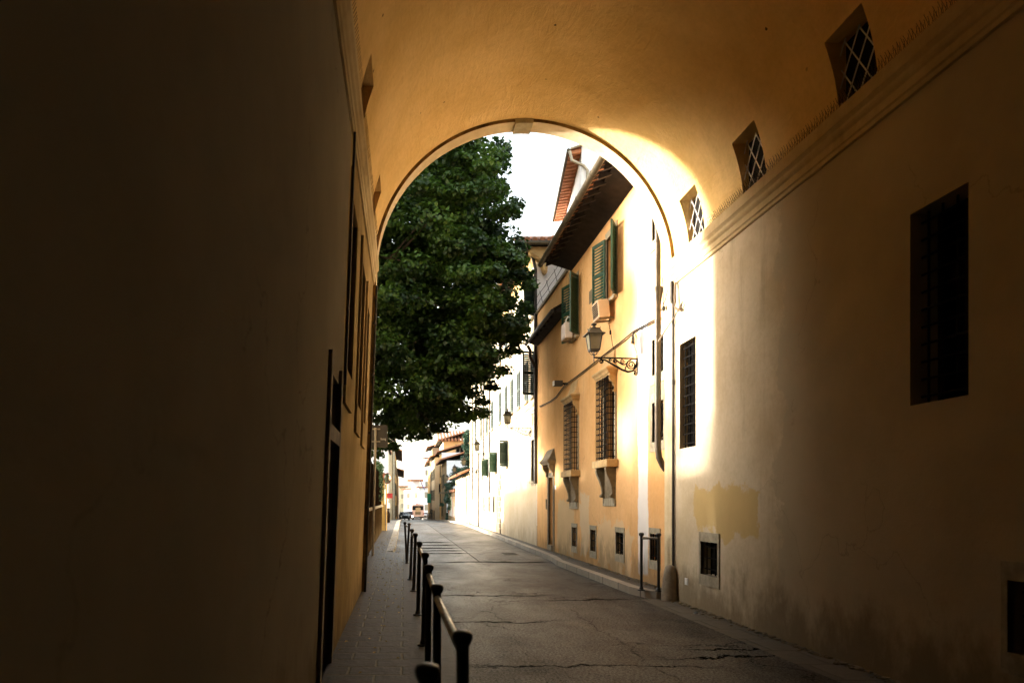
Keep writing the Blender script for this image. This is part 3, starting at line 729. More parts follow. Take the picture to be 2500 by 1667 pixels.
for k in range(6): gj.tube([(XF-.80,11.6+k*1.05,7.495),(XF-.80,11.63+k*1.05,7.495)], .07, 12)
gj.build('gutter_joints', M['gutter'], e1)
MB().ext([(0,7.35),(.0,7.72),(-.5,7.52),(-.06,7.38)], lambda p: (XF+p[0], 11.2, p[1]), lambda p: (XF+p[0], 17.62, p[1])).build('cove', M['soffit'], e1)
# parapet coping with wires, and the small tiled pent below it
MB().box(XF-.06, XF+.2, 17.95, 22.1, 7.45, 7.53).build('coping', M['stone_dark'], oh)
b = MB()
for (q, dx) in ((7.72,-.04),(7.86,-.1)):
    b.tube([(XF+dx,17.95+i*.5,q+.02*math.sin(i*2.1)) for i in range(9)], .007, 5)
for i in range(5): b.tube([(XF-.02,18.1+i,7.5),(XF-.12,18.1+i,7.9)], .008, 5)
b.build('wire_strands', M['iron'], oh)
p2 = eave(oh, XF, .33, 18.2, 22.05, 6.65, 6.5, back=-.02, rise=.55, step=.17, gut=False, raft=.5, rr=.03)
MB().ext([(0,6.45),(0,6.72),(-.3,6.54),(-.04,6.44)], lambda p: (XF+p[0], 18.22, p[1]), lambda p: (XF+p[0], 22.04, p[1])).build('cove', M['soffit'], p2)
MB().tube([(XF-.37,18.15,6.50),(XF-.37,22.1,6.50)], .05, 10).build('gutter', M['blackpipe'], p2)
# copper down pipe at the arch
b = MB().tube([(4.12,11.28,7.5),(4.12,11.28,4.98)], .047, 14); b.tube([(4.12,11.28,5.0),(4.12,11.28,4.96),(4.12,11.28,4.72)], [.085,.08,.05], 14)
b.tube([(4.12,11.28,4.74),(4.12,11.28,2.42),(4.14,11.28,2.25),(4.20,11.28,2.12),(4.25,11.28,2.05)], .05, 14)
for z in (5.75, 4.2, 3.1): b.tube([(4.12,11.28,z-.015),(4.12,11.28,z+.015)], .058, 14)
tag(b.build('downpipe', M['copper'], smooth=True), 'aged copper downpipe with funnel joint beside the arch jamb', 'downpipe')
b = MB().tube([(4.02,22.06,9.5),(4.12,22.08,9.2),(4.19,22.1,8.9),(4.19,22.1,2.1)], .052, 12)
b.tube([(3.92,22.0,6.45),(4.0,22.0,6.3),(4.0,22.0,6.1),(4.16,22.08,5.8)], .05, 10)
tag(b.build('downpipe', M['blackpipe'], smooth=True), 'tall black downpipe between the orange house and the cream building', 'downpipe')

# air conditioners
def ac(label, x0, x1, y0, y1, z0, z1, m, stripes):
    t = thing('air_conditioner', label, 'air conditioner', ((x0+x1)/2,(y0+y1)/2,z0)); L = Vector(t.location)
    tr = lambda ax: None
    MB().box(x0-L.x,x1-L.x,y0-L.y,y1-L.y,0,z1-z0).build('case', m, t, bevel=.015)
    g1 = MB()
    if stripes:
        for k in range(3): g1.box(x0-L.x-.008, x0-L.x+.004, y0-L.y+.04+k*.12, y0-L.y+.11+k*.12, .03, z1-z0-.03)
        g1.build('panel', M['acwhite'], t)
    else:
        g1.box(x0-L.x-.006, x0-L.x+.004, y0-L.y+.04, y1-L.y-.04, .05, z1-z0-.04); gg = g1.build('grille', M['iron'], t)
        s = MB()
        for k in range(8): s.box(x0-L.x-.012, x0-L.x-.004, y0-L.y+.03, y1-L.y-.03, .06+k*.035, .066+k*.035)
        s.build('slat', m, gg)
    u = MB()
    for k in range(2): u.box(x0-L.x+.02, x1-L.x+.08, y0-L.y+.05+k*.28, y0-L.y+.08+k*.28, -.03, -.002)
    u.build('bracket', M['stone_dark'], t)
    return t
a1 = ac('cream air conditioner hung under the nearer green shuttered window', 3.93, 4.16, 13.98, 14.42, 5.24, 5.60, M['ac'], False)
a1.rotation_euler = (0, math.radians(-6), 0)
a2 = ac('pale ribbed air conditioner on the sill of the farther shuttered window', 3.93, 4.12, 16.95, 17.36, 5.52, 5.90, M['acwhite'], True)
hs = MB().tube([(0,.1,.38),(.0,.08,.5),(.03,.04,.56),(.09,0,.56),(.14,0,.5)], .015, 8).build('hose', M['white'], a2)

# ------------------------------------------------------------------ wall lanterns
S = .00744
def lamp_pt(px, py): return Vector(((px-1557)*S, 0, (872-py)*S))       # lamp's own plane, origin at the wall end of the arm
def spiral(cx, cy, r0, r1, a0, turns, n=28):
    return [lamp_pt(cx, cy)+Vector((math.cos(a)*r, 0, math.sin(a)*r)) for a, r in ((a0+turns*2*PI*i/n, (r0+(r1-r0)*i/n)*S) for i in range(n+1))]
def make_lamp():
    t = thing('wall_lantern', '', 'street lamp')
    b = MB(); b.tube([lamp_pt(1452,872), lamp_pt(1557,875)], .015, 8)
    b.tube([lamp_pt(1466,876), lamp_pt(1478,878), lamp_pt(1490,885), lamp_pt(1504,893), lamp_pt(1520,902), lamp_pt(1534,907), lamp_pt(1545,905), lamp_pt(1552,897), lamp_pt(1555,885), lamp_pt(1556,876)], [.011,.014,.017,.019,.02,.02,.018,.016,.014,.013], 8)
    b.tube([lamp_pt(1504,877), lamp_pt(1512,884), lamp_pt(1520,889), lamp_pt(1528,889), lamp_pt(1534,882), lamp_pt(1542,878)], .012, 6)
    b.tube([lamp_pt(1527,903), lamp_pt(1528,896), lamp_pt(1532,890)], .012, 6)
    br = b.build('bracket', M['iron'], t)
    s = None
    for (a_, w_) in (((1542,890,12,2.5,PI*.5,1.9),.0085),((1521,882,6,1.5,PI*.5,1.5),.006),((1503,881,5,1.3,PI*.5,1.5),.006),((1469,882,5,1.5,PI*.3,-1.5),.006),
                     ((1491,878,4,1,PI*.5,1.4),.005),((1553,911,4.5,1.3,PI*.5,1.5),.007),((1550,902,4,1.2,PI,1.3),.006)):
        MB().tube(spiral(*a_), w_*1.45, 6).build('scroll', M['iron'], br)
    MB().box(-.012,.012,-.02,.02,lamp_pt(1557,915).z,lamp_pt(1557,866).z).build('wall_plate', M['iron'], t)
    L = lamp_pt(1451,872); cx = L.x
    zz = lambda py: (872-py)*S
    b = MB(); b.lathe(cx, 0, [(0,zz(884)),(.008,zz(882)),(.012,zz(878)),(.008,zz(876)),(.014,zz(872)),(.012,zz(868)),(.018,zz(865)),(.010,zz(862)),(.014,zz(859)),(0,zz(857))], 12)
    for k in range(4):
        a = PI/4+k*PI/2; dx, dy = math.cos(a), math.sin(a)
        b.tube([(cx,0,zz(866)),(cx+dx*.05,dy*.05,zz(865)),(cx+dx*.085,dy*.085,zz(860)),(cx+dx*.095,dy*.095,zz(855))], .006, 6)
    b.build('stem', M['lampmetal'], t)
    wt_, wb = .165*.72, .082   # half widths at top and bottom of the glass
    zt_, zb = zz(815), zz(854)
    f = MB()
    for sx in (-1, 1):
        for sy in (-1, 1): f.tube([(cx+sx*wb,sy*wb,zb),(cx+sx*wt_,sy*wt_,zt_)], .011, 6)
    for (z, w) in ((zb,wb),(zt_,wt_)):
        for k in range(4):
            a = [(w,w),(-w,w),(-w,-w),(w,-w)]; p, q = a[k], a[(k+1) % 4]
            f.obox((cx+(p[0]+q[0])/2,(p[1]+q[1])/2,z), ((q[0]-p[0])/2,(q[1]-p[1])/2,0), Vector((q[1]-p[1],p[0]-q[0],0)).normalized()*.009, (0,0,.012))
    f.box(cx-wb, cx+wb, -wb, wb, zb-.02, zb-.008)
    f.build('frame', M['lampmetal'], t)
    g1 = MB()
    p0 = [(wb,wb),(-wb,wb),(-wb,-wb),(wb,-wb)]; p1 = [(wt_,wt_),(-wt_,wt_),(-wt_,-wt_),(wt_,-wt_)]
    for k in range(4):
        a, c = k, (k+1) % 4
        g1.quad((cx+p0[a][0],p0[a][1],zb),(cx+p0[c][0],p0[c][1],zb),(cx+p1[c][0],p1[c][1],zt_),(cx+p1[a][0],p1[a][1],zt_))
    g1.build('glass', M['lampglass'], t)
    bl = MB().lathe(cx, 0, [(.012,zb),(.015,zb+.03),(.03,zb+.06),(.034,zb+.09),(.022,zb+.13),(0,zb+.15)], 12)
    bl.build('bulb', M['lampbulb'], t)
    r_ = MB(); 
    def fr(w0, z0, w1, z1):
        a = [(w0,w0),(-w0,w0),(-w0,-w0),(w0,-w0)]; c = [(w1,w1),(-w1,w1),(-w1,-w1),(w1,-w1)]
        for k in range(4):
            i, j = k, (k+1) % 4
            r_.quad((cx+a[i][0],a[i][1],z0),(cx+a[j][0],a[j][1],z0),(cx+c[j][0],c[j][1],z1),(cx+c[i][0],c[i][1],z1))
    fr(.165,zz(817.5),.165,zz(815.5)); fr(.165,zz(815.5),.118,zz(812)); fr(.118,zz(812),.085,zz(803)); fr(.085,zz(803),.092,zz(802)); fr(.092,zz(802),.03,zz(800)); fr(.165,zz(817.5),.11,zz(815))
    for sx in (-1, 1):
        for sy in (-1, 1): r_.tube([(cx+sx*.09,sy*.09,zz(803)),(cx+sx*.09,sy*.09,zz(799))], .005, 5)
    r_.build('lamp_roof', M['lamproof'], t)
    MB().lathe(cx, 0, [(.05,zz(801)),(.035,zz(798)),(.022,zz(796)),(.02,zz(795)),(.045,zz(793.5)),(.053,zz(791.5)),(.045,zz(789.5)),(.02,zz(788)),(0,zz(787.5))], 14).build('finial', M['lamproof'], t, smooth=True)
    return t
tg = NT('lamp_glass'); tg.base((.62,.56,.36)); tg.rough(.45); tg.b.inputs['Transmission Weight'].default_value = .35; tg.b.inputs['Alpha'].default_value = .82
n_ = tg.noise(9, 5, .7); tg.base(tg.mix(tg.ramp(n_, .45, .7, 0, .6), (.10,.085,.04), (.04,.033,.016))); M['lampglass'] = tg.m
M['lampbulb'] = flat('bulb', (.25,.2,.12), .4, .3, 9)
lamp0 = make_lamp()
LAMPS = [(4.25,12.65,4.15,'nearest black scrolled lantern on the orange house by the arch'),
         (4.25,23.2,3.99,'second black scrolled lantern, on the near end of the cream building'),
         (4.25,32.8,3.80,'third scrolled lantern, midway along the cream building'),
         (4.25,40.0,3.45,'fourth scrolled lantern, at the far end of the cream building'),
         (4.2,46.5,3.35,'fifth lantern, small, above the low wall roof near end'),
         (4.2,54.5,3.0,'farthest tiny lantern, past the middle of the low tiled wall')]
for i, (x, y, z, lb) in enumerate(LAMPS):
    o = lamp0 if i == 0 else copy_tree(lamp0); o.location = (x-.0, y, z); o['label'] = lb; o['group'] = 'scrolled lanterns on the right facades'

# cables on the facades
pts = [RW(1608,776,4.2), RW(1575,793,4.21), RW(1545,810,4.22), RW(1523,829,4.21), RW(1501,846,4.22), RW(1476,865,4.22), RW(1451,885,4.21), RW(1430,902,4.22), RW(1405,921,4.21), RW(1381,938,4.2), RW(1371,950,4.22), RW(1358,968,4.22), RW(1344,979,4.22), RW(1330,986,4.22), RW(1317,992,4.2)]
b = MB().tube(pts, .013, 6); b.tube([p+Vector((.02,0,-.025)) for p in pts], .007, 6)
b.tube([RW(1547,811,4.22), RW(1547,840,4.22), RW(1557,868,4.22)], .006, 5)
for k in range(5): b.tube([RW(1545,812,4.22), RW(1543+k*1.5,825,4.19), RW(1541+k*2,838+k,4.2), RW(1546,828,4.18), RW(1546,812,4.22)], .006, 5)
tag(b.build('wall_cable', M['cable']), 'sagging dark cable strung across the orange facade', 'cable')
b = MB()
for (z, dz) in ((4.45, 0), (4.36, 0)):
    b.tube([(4.2, y, z+.04*math.sin(y*1.7)) for y in np.linspace(22.2, 44, 40)], .012, 5)
tag(b.build('wall_cable', M['palecable']), 'pale cables running under the string course of the cream building', 'cable')
b = MB().tube([RW(1487,793,4.2), RW(1491,812,4.18), RW(1495,840,4.18), RW(1498,852,4.2)], .006, 6); b.tube([RW(1490,808,4.18), RW(1490.5,815,4.17)], .02, 8)
tag(b.build('wall_rod', M['iron']), 'thin tilted iron rod on the orange wall above the cable', 'rod')
# flood light
t = thing('flood_light', 'small dark box floodlight on the orange wall at the cable bend', 'floodlight', (4.2,18.05,4.55))
MB().box(-.30,-.08,-.07,.10,-.03,.11).build('housing', M['signback'], t, bevel=.01)
MB().box(-.32,-.30,-.06,.09,-.02,.10).build('lens', M['white'], t)
MB().tube([(.05,0,.03),(-.02,0,.03),(-.09,0,.04)], .03, 8).build('arm', M['iron'], t)

# ------------------------------------------------------------------ cream building
cb = thing('cream_building', 'long cream building with green shutters beyond the orange house', 'building', (0,0,0))
Yc0, Yc1, Zc = 22.2, 44.5, 9.55
up = [(22.75,.62),(24.0,.6),(25.6,.6),(27.2,.6),(28.8,.6),(30.5,.6),(33.2,.7),(35.4,.7),(38.0,.7),(41,.7)]
cols = []
W = []     # (y0,y1,z0,z1,kind)
for (y, w) in up:
    W.append((y-w/2+.0, y+w/2, 4.95, 6.3, 'closed')); W.append((y-w/2, y+w/2, 7.55, 8.75, 'closed'))
W += [(22.42,23.1,2.2,3.55,'dark'),(28.35,29.05,2.95,4.0,'open'),(31.7,32.3,2.85,3.75,'open'),(34.9,35.5,2.8,3.65,'open'),(37.2,37.8,2.75,3.6,'closed'),(40.4,41.1,2.2,3.3,'dark'),(42.6,43.2,2.2,3.3,'dark'),
      (32.4,33.0,1.0,1.75,'dark'),(34.2,34.8,1.0,1.75,'dark'),(36.4,37.0,1.0,1.75,'dark')]
PC = PR(4.25)
wall_mb(Yc0, Yc1, -.1, Zc, [w[:4] for w in W], PC, .05).build('wall', M['cream'], cb)
fl = MB().quad((4.25,Yc0,6.0),(7.5,Yc0,6.0),(7.5,Yc0,Zc),(4.25,Yc0,Zc)); fl.quad((4.25,Yc1,-.1),(10,Yc1,-.1),(10,Yc1,Zc),(4.25,Yc1,Zc)); fl.quad((4.6,Yc0,Zc),(10,Yc0,Zc),(10,Yc1,Zc),(4.6,Yc1,Zc))
fl.quad((4.75,22.19,7.2),(7.4,22.19,7.2),(7.4,22.19,9.4),(4.75,22.19,9.4))
fl.build('side_wall', M['flank'], cb)
for (a, c, e, g_, kd) in W:
    w = MB().quad(PC(a,e,.045),PC(c,e,.045),PC(c,g_,.045),PC(a,g_,.045)).build('window', M['glass_dark'], cb)
    gm = M['green_dark'] if kd != 'open' or a < 30 else M['green']
    if kd == 'closed':
        half = (c-a)/2
        leaf(w, 4.25-.02, c, math.radians(4), -half+.005, e, g_, 1, gm, 16, t=.012)
        leaf(w, 4.25-.02, a, math.radians(4), -half+.005, e, g_, -1, gm, 16, t=.012)
    elif kd == 'open':
        leaf(w, 4.25-.03, c+.02, math.radians(12), .36, e, g_, 1, gm, 16); leaf(w, 4.25-.03, a-.02, math.radians(70), .36, e, g_, -1, gm, 16)
    if a > 23.3: surround(PC, a, c, e, g_, side=.05, top=.09, bot=.05, d=-.015).build('surround', M['stone'], w)
    if kd != 'dark' or a < 23:
        MB().box(4.25-.09, 4.26, a-.06, c+.06, e-.08, e-.001).build('sill', M['stone'], w)
leaf(cb, 4.22, 22.42, math.radians(75), .42, 4.95, 6.35, -1, M['green_dark'], 18)
leaf(cb, 4.22, 22.40, math.radians(70), .40, 7.5, 8.75, -1, M['green_dark'], 18)
for (y0, y1) in ((23.95,24.45),(25.9,26.35)):
    surround(PC, y0, y1, 2.1, 3.6, side=.04, top=.04, bot=.04, d=-.012).build('blind_panel', M['cornice'], cb)
surround(PC, 22.42, 23.1, 2.2, 3.55, side=.06, top=.12, bot=.16).build('surround', M['stone'], cb)
MB().ext([(0,4.62),(.05,4.64),(.07,4.70),(.05,4.76),(0,4.77)], lambda p: (4.25-p[0], Yc0, p[1]), lambda p: (4.25-p[0], 31.2, p[1])).build('string_course', M['cornice'], cb)
b = MB()
for k in range(12): b.box(4.25-.035, 4.27, 30.35+(.12 if k % 2 else 0), 31.15-(.12 if k % 2 else 0), .1+k*.24, .31+k*.24)
b.build('quoins', M['stone_dark'], cb)
ce = eave(cb, 4.25, .68, 22.0, 44.6, 9.6, 9.5, raft=.30, rise=.22, step=.24, tm=M['terra'], rm=M['terra_light'])
b = MB().ext([(0,9.2),(0,9.62),(-.22,9.62),(-.18,9.45),(-.06,9.25)], lambda p: (4.25+p[0], Yc0, p[1]), lambda p: (4.25+p[0], Yc1, p[1]))
b.build('cove', M['ochre_far'], ce)
# hipped near end: eave along the flank with its own tiles and gutter
hb = MB(); 
hb.poly([(3.55,21.55,9.55),(8.5,21.55,9.55),(8.5,24.5,10.6),(5.4,24.5,10.6)]); hb.poly([(3.55,21.55,9.50),(3.55,22.3,9.50),(8.5,22.3,9.50),(8.5,21.55,9.50)])
hp = hb.build('hip_roof', M['soffit'], cb, fixn=False)
b = MB(); x = 3.6
while x < 8.3:
    b.tube([(x,21.5,9.62),(x+.02,21.95,9.80),(x+.02,22.6,10.05)], [.085,.075,.07], 8); x += .23
b.build('roof_tiles', M['terra'], hp, smooth=True, fixn=False)
MB().tube([(3.5,21.48,9.50),(8.4,21.48,9.50)], .07, 12).build('gutter', M['gutter'], hp, smooth=True)
MB().ext([(0,9.48),(-.55,9.48),(-.5,9.3),(-.2,9.1),(-.08,8.75),(0,8.7)], lambda p: (4.5+p[0], 21.75, p[1]), lambda p: (4.5+p[0], 22.15, p[1])).build('corner_bracket', M['ochre_far'], hp)
# pipes on its face
for (y, z0, z1) in ((30.2,6.9,9.4),(33.9,1.9,9.3),(36.4,3.0,9.3),(38.9,.1,4.2),(42.2,1.6,9.3)):
    MB().tube([(4.19,y,z0),(4.19,y,z1)], .04, 8).build('downpipe', M['blackpipe'], cb)

# ------------------------------------------------------------------ house behind the orange one
tb = thing('white_house', 'tall white house with brick eave standing behind the orange house', 'house', (0,0,0))
P1 = Vector((4.53,18.9,11.0)); P2 = Vector((5.15,23.6,11.0)); dv = (P2-P1).normalized(); nv = Vector((dv.y,-dv.x,0))   # nv points away from the lane
A = P1+nv*.30; B = P2+nv*.30
b = MB()
for (p, q, z1, z2) in ((A, B, 11.13, 11.13), (A, A+nv*3.5, 11.13, 12.2), (B, B+nv*3.5, 11.13, 12.2)): b.quad((p.x,p.y,0),(q.x,q.y,0),(q.x,q.y,z2),(p.x,p.y,z1))
b.build('wall', M['flank'], tb, fixn=False)
r = MB()
for k in range(22):
    q = P1.lerp(P2, (k+.5)/22)
    r.obox(q+nv*.14+Vector((0,0,.03)), dv*.06, (nv*.17+Vector((0,0,.02))), Vector((0,0,.045)))
r.build('eave_bricks', M['terra_light'], tb)
c1, c2 = P1+dv*.0, P2+dv*.05
r = MB().poly([c1+Vector((0,0,.09)), c2+Vector((0,0,.09)), c2+nv*4+Vector((0,0,1.3)), c1+nv*4+Vector((0,0,1.3))]); r.build('roof', M['terra'], tb)
r = MB().tube([c1-nv*.05+Vector((0,0,.06)), c2-nv*.05+Vector((0,0,.06))], .055, 10); r.build('gutter', M['gutter'], tb, smooth=True)
MB().tube([P1-nv*.03+Vector((0,-.06,.0)), P1+nv*.03+Vector((0,-.06,-.25)), P1+nv*.34+Vector((0,-.06,-.42)), P1+nv*.44+Vector((0,-.06,-.55)), P1+nv*.44+Vector((0,-.06,-3))], .04, 10).build('downpipe', M['pole'], tb)
MB().tube([P1-nv*.02+Vector((0,-.1,.05)), P1+nv*.6+Vector((0,-.1,.22)), P1+nv*1.3+Vector((0,-.1,.4))], .03, 8).build('ridge_edge', M['pole'], tb)

# ------------------------------------------------------------------ generic far buildings
def house(name, label, X0, side, ya, yb, ztop, m, win=(), ov=.5, depth=7, cat='building', roof=None, wm=None, flankwin=(), rm=None, rise=.3):
    """side +1: stands right of the lane and faces -X; -1: left and faces +X"""
    t = thing(name, label, cat, (0,0,0)); zb = min(gz(ya), gz(yb))-.2
    P = (lambda u, z, d: (X0+side*d, u, z))
    wall_mb(ya, yb, zb, ztop, list(win), P, .15).build('wall', m, t)
    e = MB(); x1 = X0+side*depth
    for y in (ya, yb): e.quad((X0,y,zb),(x1,y,zb),(x1,y,ztop),(X0,y,ztop))
    e.quad((x1,ya,zb),(x1,yb,zb),(x1,yb,ztop),(x1,ya,ztop)); e.build('end_wall', wm or m, t)
    o = X0-side*ov; xm = X0+side*depth/2
    r = MB()
    zr = lambda x_: ztop+rise*abs(x_-o)
    for (xa, xb) in ((o, xm), (x1+side*ov, xm)):
        r.ext([(xa,ztop-.02),(xm,zr(xm)),(xm,zr(xm)+.05),(xa,ztop+.03)], lambda p: (p[0],ya-.2,p[1]), lambda p: (p[0],yb+.2,p[1]))
    rf = r.build('roof', M['soffit'], t)
    b = MB(); y = ya-.2
    while y < yb+.2:
        b.tube([(o-side*.04,y,ztop+.08),(xm,y,zr(xm)+.09)], .09, 6); b.tube([(x1+side*ov,y,ztop+.08),(xm,y,zr(xm)+.09)], .09, 6); y += .3
    b.build('roof_tiles', rm or M['terra'], rf, fixn=False)
    for h in win:
        a, c, e_, g_ = h[:4]
        w = MB().quad(P(a,e_,.04),P(c,e_,.04),P(c,g_,.04),P(a,g_,.04)).build('window', M['glass_dark'], t)
        if yb < 130:
            sm = M['green_dark'] if random.random() < .6 else M['brown_far']
            for (u0, u1) in ((a-.35,a-.02),(c+.02,c+.35)): MB().ext([(u0,e_),(u1,e_),(u1,g_),(u0,g_)], lambda q: P(q[0],q[1],-.05), lambda q: P(q[0],q[1],-.012)).build('shutter', sm, w)
    settle(t, (X0, ya, gz(ya))); return t
def rows(ya, yb, zs, w=.9, pitch=3.0, h=1.5):
    out = []; n = max(1, int((yb-ya-.8)/pitch)); 
    for z in zs:
        for i in range(n):
            c = ya+(yb-ya)*(i+.5)/n; out.append((c-w/2, c+w/2, z, z+h))
    return out
# low cream wall building with tiled edge
lw = thing('low_building', 'low cream building with tiled eave and narrow slit windows, past the cream one', 'building', (0,0,0))
sl = [(a, a+.18, 1.2, 2.3) for a in (45.3,46.6,47.9,49.2,50.4,51.7,53,54.2)]
wall_mb(44.55, 56, -.5, 3.3, sl, PR(4.2), .15).build('wall', M['cream_yellow'], lw)
for (a, c, e, g_) in sl: MB().quad((4.22,a,e),(4.22,c,e),(4.22,c,g_),(4.22,a,g_)).build('window', M['glass_dark'], lw)
e = MB().quad((4.2,56,-.6),(8,56,-.6),(8,56,3.3),(4.2,56,3.3)); e.build('end_wall', M['cream_yellow'], lw)
eave(lw, 4.2, .55, 44.6, 56.2, 3.35, 3.2, raft=.5, rise=.4, step=.25, back=2.5, gut=False)
for y in (46.0, 48.5, 51.2): MB().tube([(4.14,y,.6 if y < 48 else 1.6),(4.14,y,3.1)], .045, 8).build('downpipe', M['blackpipe'], lw)
# poster wall
pw = thing('poster_wall', 'brown wall with torn posters between the low building and the trees', 'wall', (0,0,0))
MB().box(4.25, 4.5, 56.2, 66, -1.2, 2.3).build('wall', M['brown_far'], pw)
t = NT('torn_posters'); v = t.n('ShaderNodeTexVoronoi'); v.inputs['Scale'].default_value = 1.1; t.l(t.map((1,1,.8)), v.inputs['Vector'])
cr = t.n('ShaderNodeValToRGB'); t.l(v.outputs['Color'], cr.inputs[0]); cr.color_ramp.interpolation = 'CONSTANT'
for p, c in ((.0,(.75,.7,.62)),(.35,(.55,.2,.1)),(.5,(.8,.76,.7)),(.62,(.5,.55,.3)),(.8,(.75,.45,.2))):
    el = cr.color_ramp.elements[0] if p == 0 else cr.color_ramp.elements.new(p); el.color = (*c, 1)
t.base(cr.outputs[0]); t.rough(.8)
for y in (56.8, 58.6, 60.4, 62.2, 64): MB().box(4.235, 4.249, y, y+1.5, .2, 1.9).build('poster', t.m, pw)
MB().box(4.1, 4.6, 56.2, 66, 2.3, 2.5).build('coping', M['terra'], pw)
# right side houses, receding
house('balcony_house', 'narrow ochre house with pale blue side wall and small balcony on the right', 4.35, 1, 70, 80, 5.6, M['brown_far'], rows(70,80,(-.2,2.9)), ov=.6, depth=4.5, wm=M['flank'])
house('stained_house', 'taller house with stained lilac side wall behind the balcony house', 4.4, 1, 80.2, 85, 7.1, M['ochre_far'], rows(80.2,85,(1,4.3)), ov=.5, depth=5, wm=M['flank'])
yh = house('yellow_house', 'yellow house with ribbed tile roof rising above the right side roofs', 5.0, 1, 87, 96, 9.0, M['cream_yellow'], rows(87,96,(1,4,6.5)), ov=.7, depth=8, wm=M['yellow'])
w = MB().box(6.6, 7.5, 86.93, 86.99, 7.2, 8.5).build('window', M['glass_dark'], yh); w.location = Vector(w.location)-Vector(yh.location)
s = MB().box(6.5, 6.6, 86.9, 86.98, 7.1, 8.6).box(7.5, 7.6, 86.9, 86.98, 7.1, 8.6).box(7.02,7.08,86.9,86.98,7.2,8.5).build('frame', M['stone_dark'], yh); s.location = Vector(s.location)-Vector(yh.location)
b = MB(); x = 4.4
while x < 12.9: b.tube([(x,86.6,9.1),(x,91,10.6)], .16, 8); x += .42
o = b.build('roof_ribs', M['terra'], yh, smooth=True, fixn=False); o.location = -Vector(yh.location)
house('shop_house', 'cream house with dark shop openings at the foot of the right row', 4.4, 1, 97, 108, 7.6, M['cream_yellow'], rows(97,108,(-1.3,1.6,4.6),1.2), ov=.7)
house('eaved_house', 'tall narrow house with jutting eaves near the bus, right row', 4.5, 1, 108.5, 118, 9.8, M['brown_far'], rows(108.5,118,(-1.3,1.7,4.6,7.2),1.2), ov=.8)
house('corner_house', 'ochre corner house at the far end of the right row', 4.7, 1, 118.5, 134, 8.0, M['ochre_far'], rows(118.5,134,(-1.3,1.5,4.3),1.2,3.5), ov=.8)
# balcony
t = thing('balcony', 'dark planted balcony jutting from the narrow ochre house', 'balcony', (0,0,0))
MB().box(3.75, 4.36, 71, 74, 2.3, 2.45).build('slab', M['stone_dark'], t)
b = MB()
for k in range(16): b.tube([(3.78,71+k*.2,2.45),(3.78,71+k*.2,3.3)], .02, 5)
b.tube([(3.78,71,3.3),(3.78,74,3.3)], .03, 6); b.build('railing', M['iron'], t); settle(t, (4.3,72,2.3))
# left side houses
lh = house('white_block', 'plain white block with grey band facing the lane on the left', -1.3, -1, 60, 66, 5.9, M['cream'], (), ov=.15, depth=6, wm=M['flank'], roof=None)
house('left_pipe_house', 'cream house with grey downpipes, first of the left row', -1.12, -1, 66.5, 82, 7.6, M['cream_yellow'], rows(66.5,82,(1,4.2),1,3.4), ov=.3)
house('left_orange_house', 'orange house with broad eaves, second of the left row', -1.0, -1, 82.5, 104, 7.4, M['ochre_far'], rows(82.5,104,(-.6,2.2,4.8),1,3.2), ov=.8)
house('left_brown_house', 'brown house in shade, last of the left row by the cars', -.95, -1, 104.5, 136, 6.0, M['brown_far'], rows(104.5,136,(-1.3,1.4,3.6),1,3.2), ov=1.0)
for (y, r_) in ((67.5,.12),(70.0,.09),(74.5,.08)):
    tag(MB().tube([(-1.0,y,gz(y)),(-1.0,y,7.4)], r_, 8).build('downpipe', M['pole'], smooth=True), {67.5:'thick grey downpipe on the first left house',70.0:'middle grey downpipe on the first left house',74.5:'farthest grey downpipe on the first left house'}[y], 'downpipe', 'grey downpipes of the left row')
# closing blocks at the bend; most walls and windows coloured paler to imitate haze
def block(name, label, px0, px1, pytop, Y, m, ov=.5, depth=10):
    a, c = FP(px0, pytop, Y), FP(px1, pytop, Y); t = thing(name, label, 'building', (0,0,0)); zb = -3
    b = MB().box(a.x, c.x, Y, Y+depth, zb, a.z); b.build('wall', m, t)
    MB().box(a.x-ov, c.x+ov, Y-ov, Y+depth+ov, a.z+.005, a.z+.28).build('roof', M['terra'], t)
    n = max(1, int((c.x-a.x)/2.2)); z = zb+2.2
    while z < a.z-1.8:
        for i in range(n):
            x = a.x+(c.x-a.x)*(i+.5)/n; w = MB().box(x-.4, x+.4, Y-.03, Y+.02, z, z+1.4).build('window', M['stone'], t)
        z += 3.1
    settle(t, ((a.x+c.x)/2, Y, gz(Y))); return t
block('pale_house', 'pale house front closing the lane behind the bus', 1022, 1060, 1190, 172, M['flank'])
block('tower_house', 'tall pale tower house rising behind the lane end', 1036, 1049, 1118, 190, M['flank'], .3)
block('gabled_house', 'cream house with jutting roof left of the tower', 1006, 1024, 1173, 182, M['flank'], 1.2)
block('far_house', 'small pale house far down the lane above the car', 986, 1008, 1195, 200, M['flank'], .8)
block('distant_house', 'distant cream house beyond the left row', 975, 990, 1188, 230, M['cream_yellow'], .8)

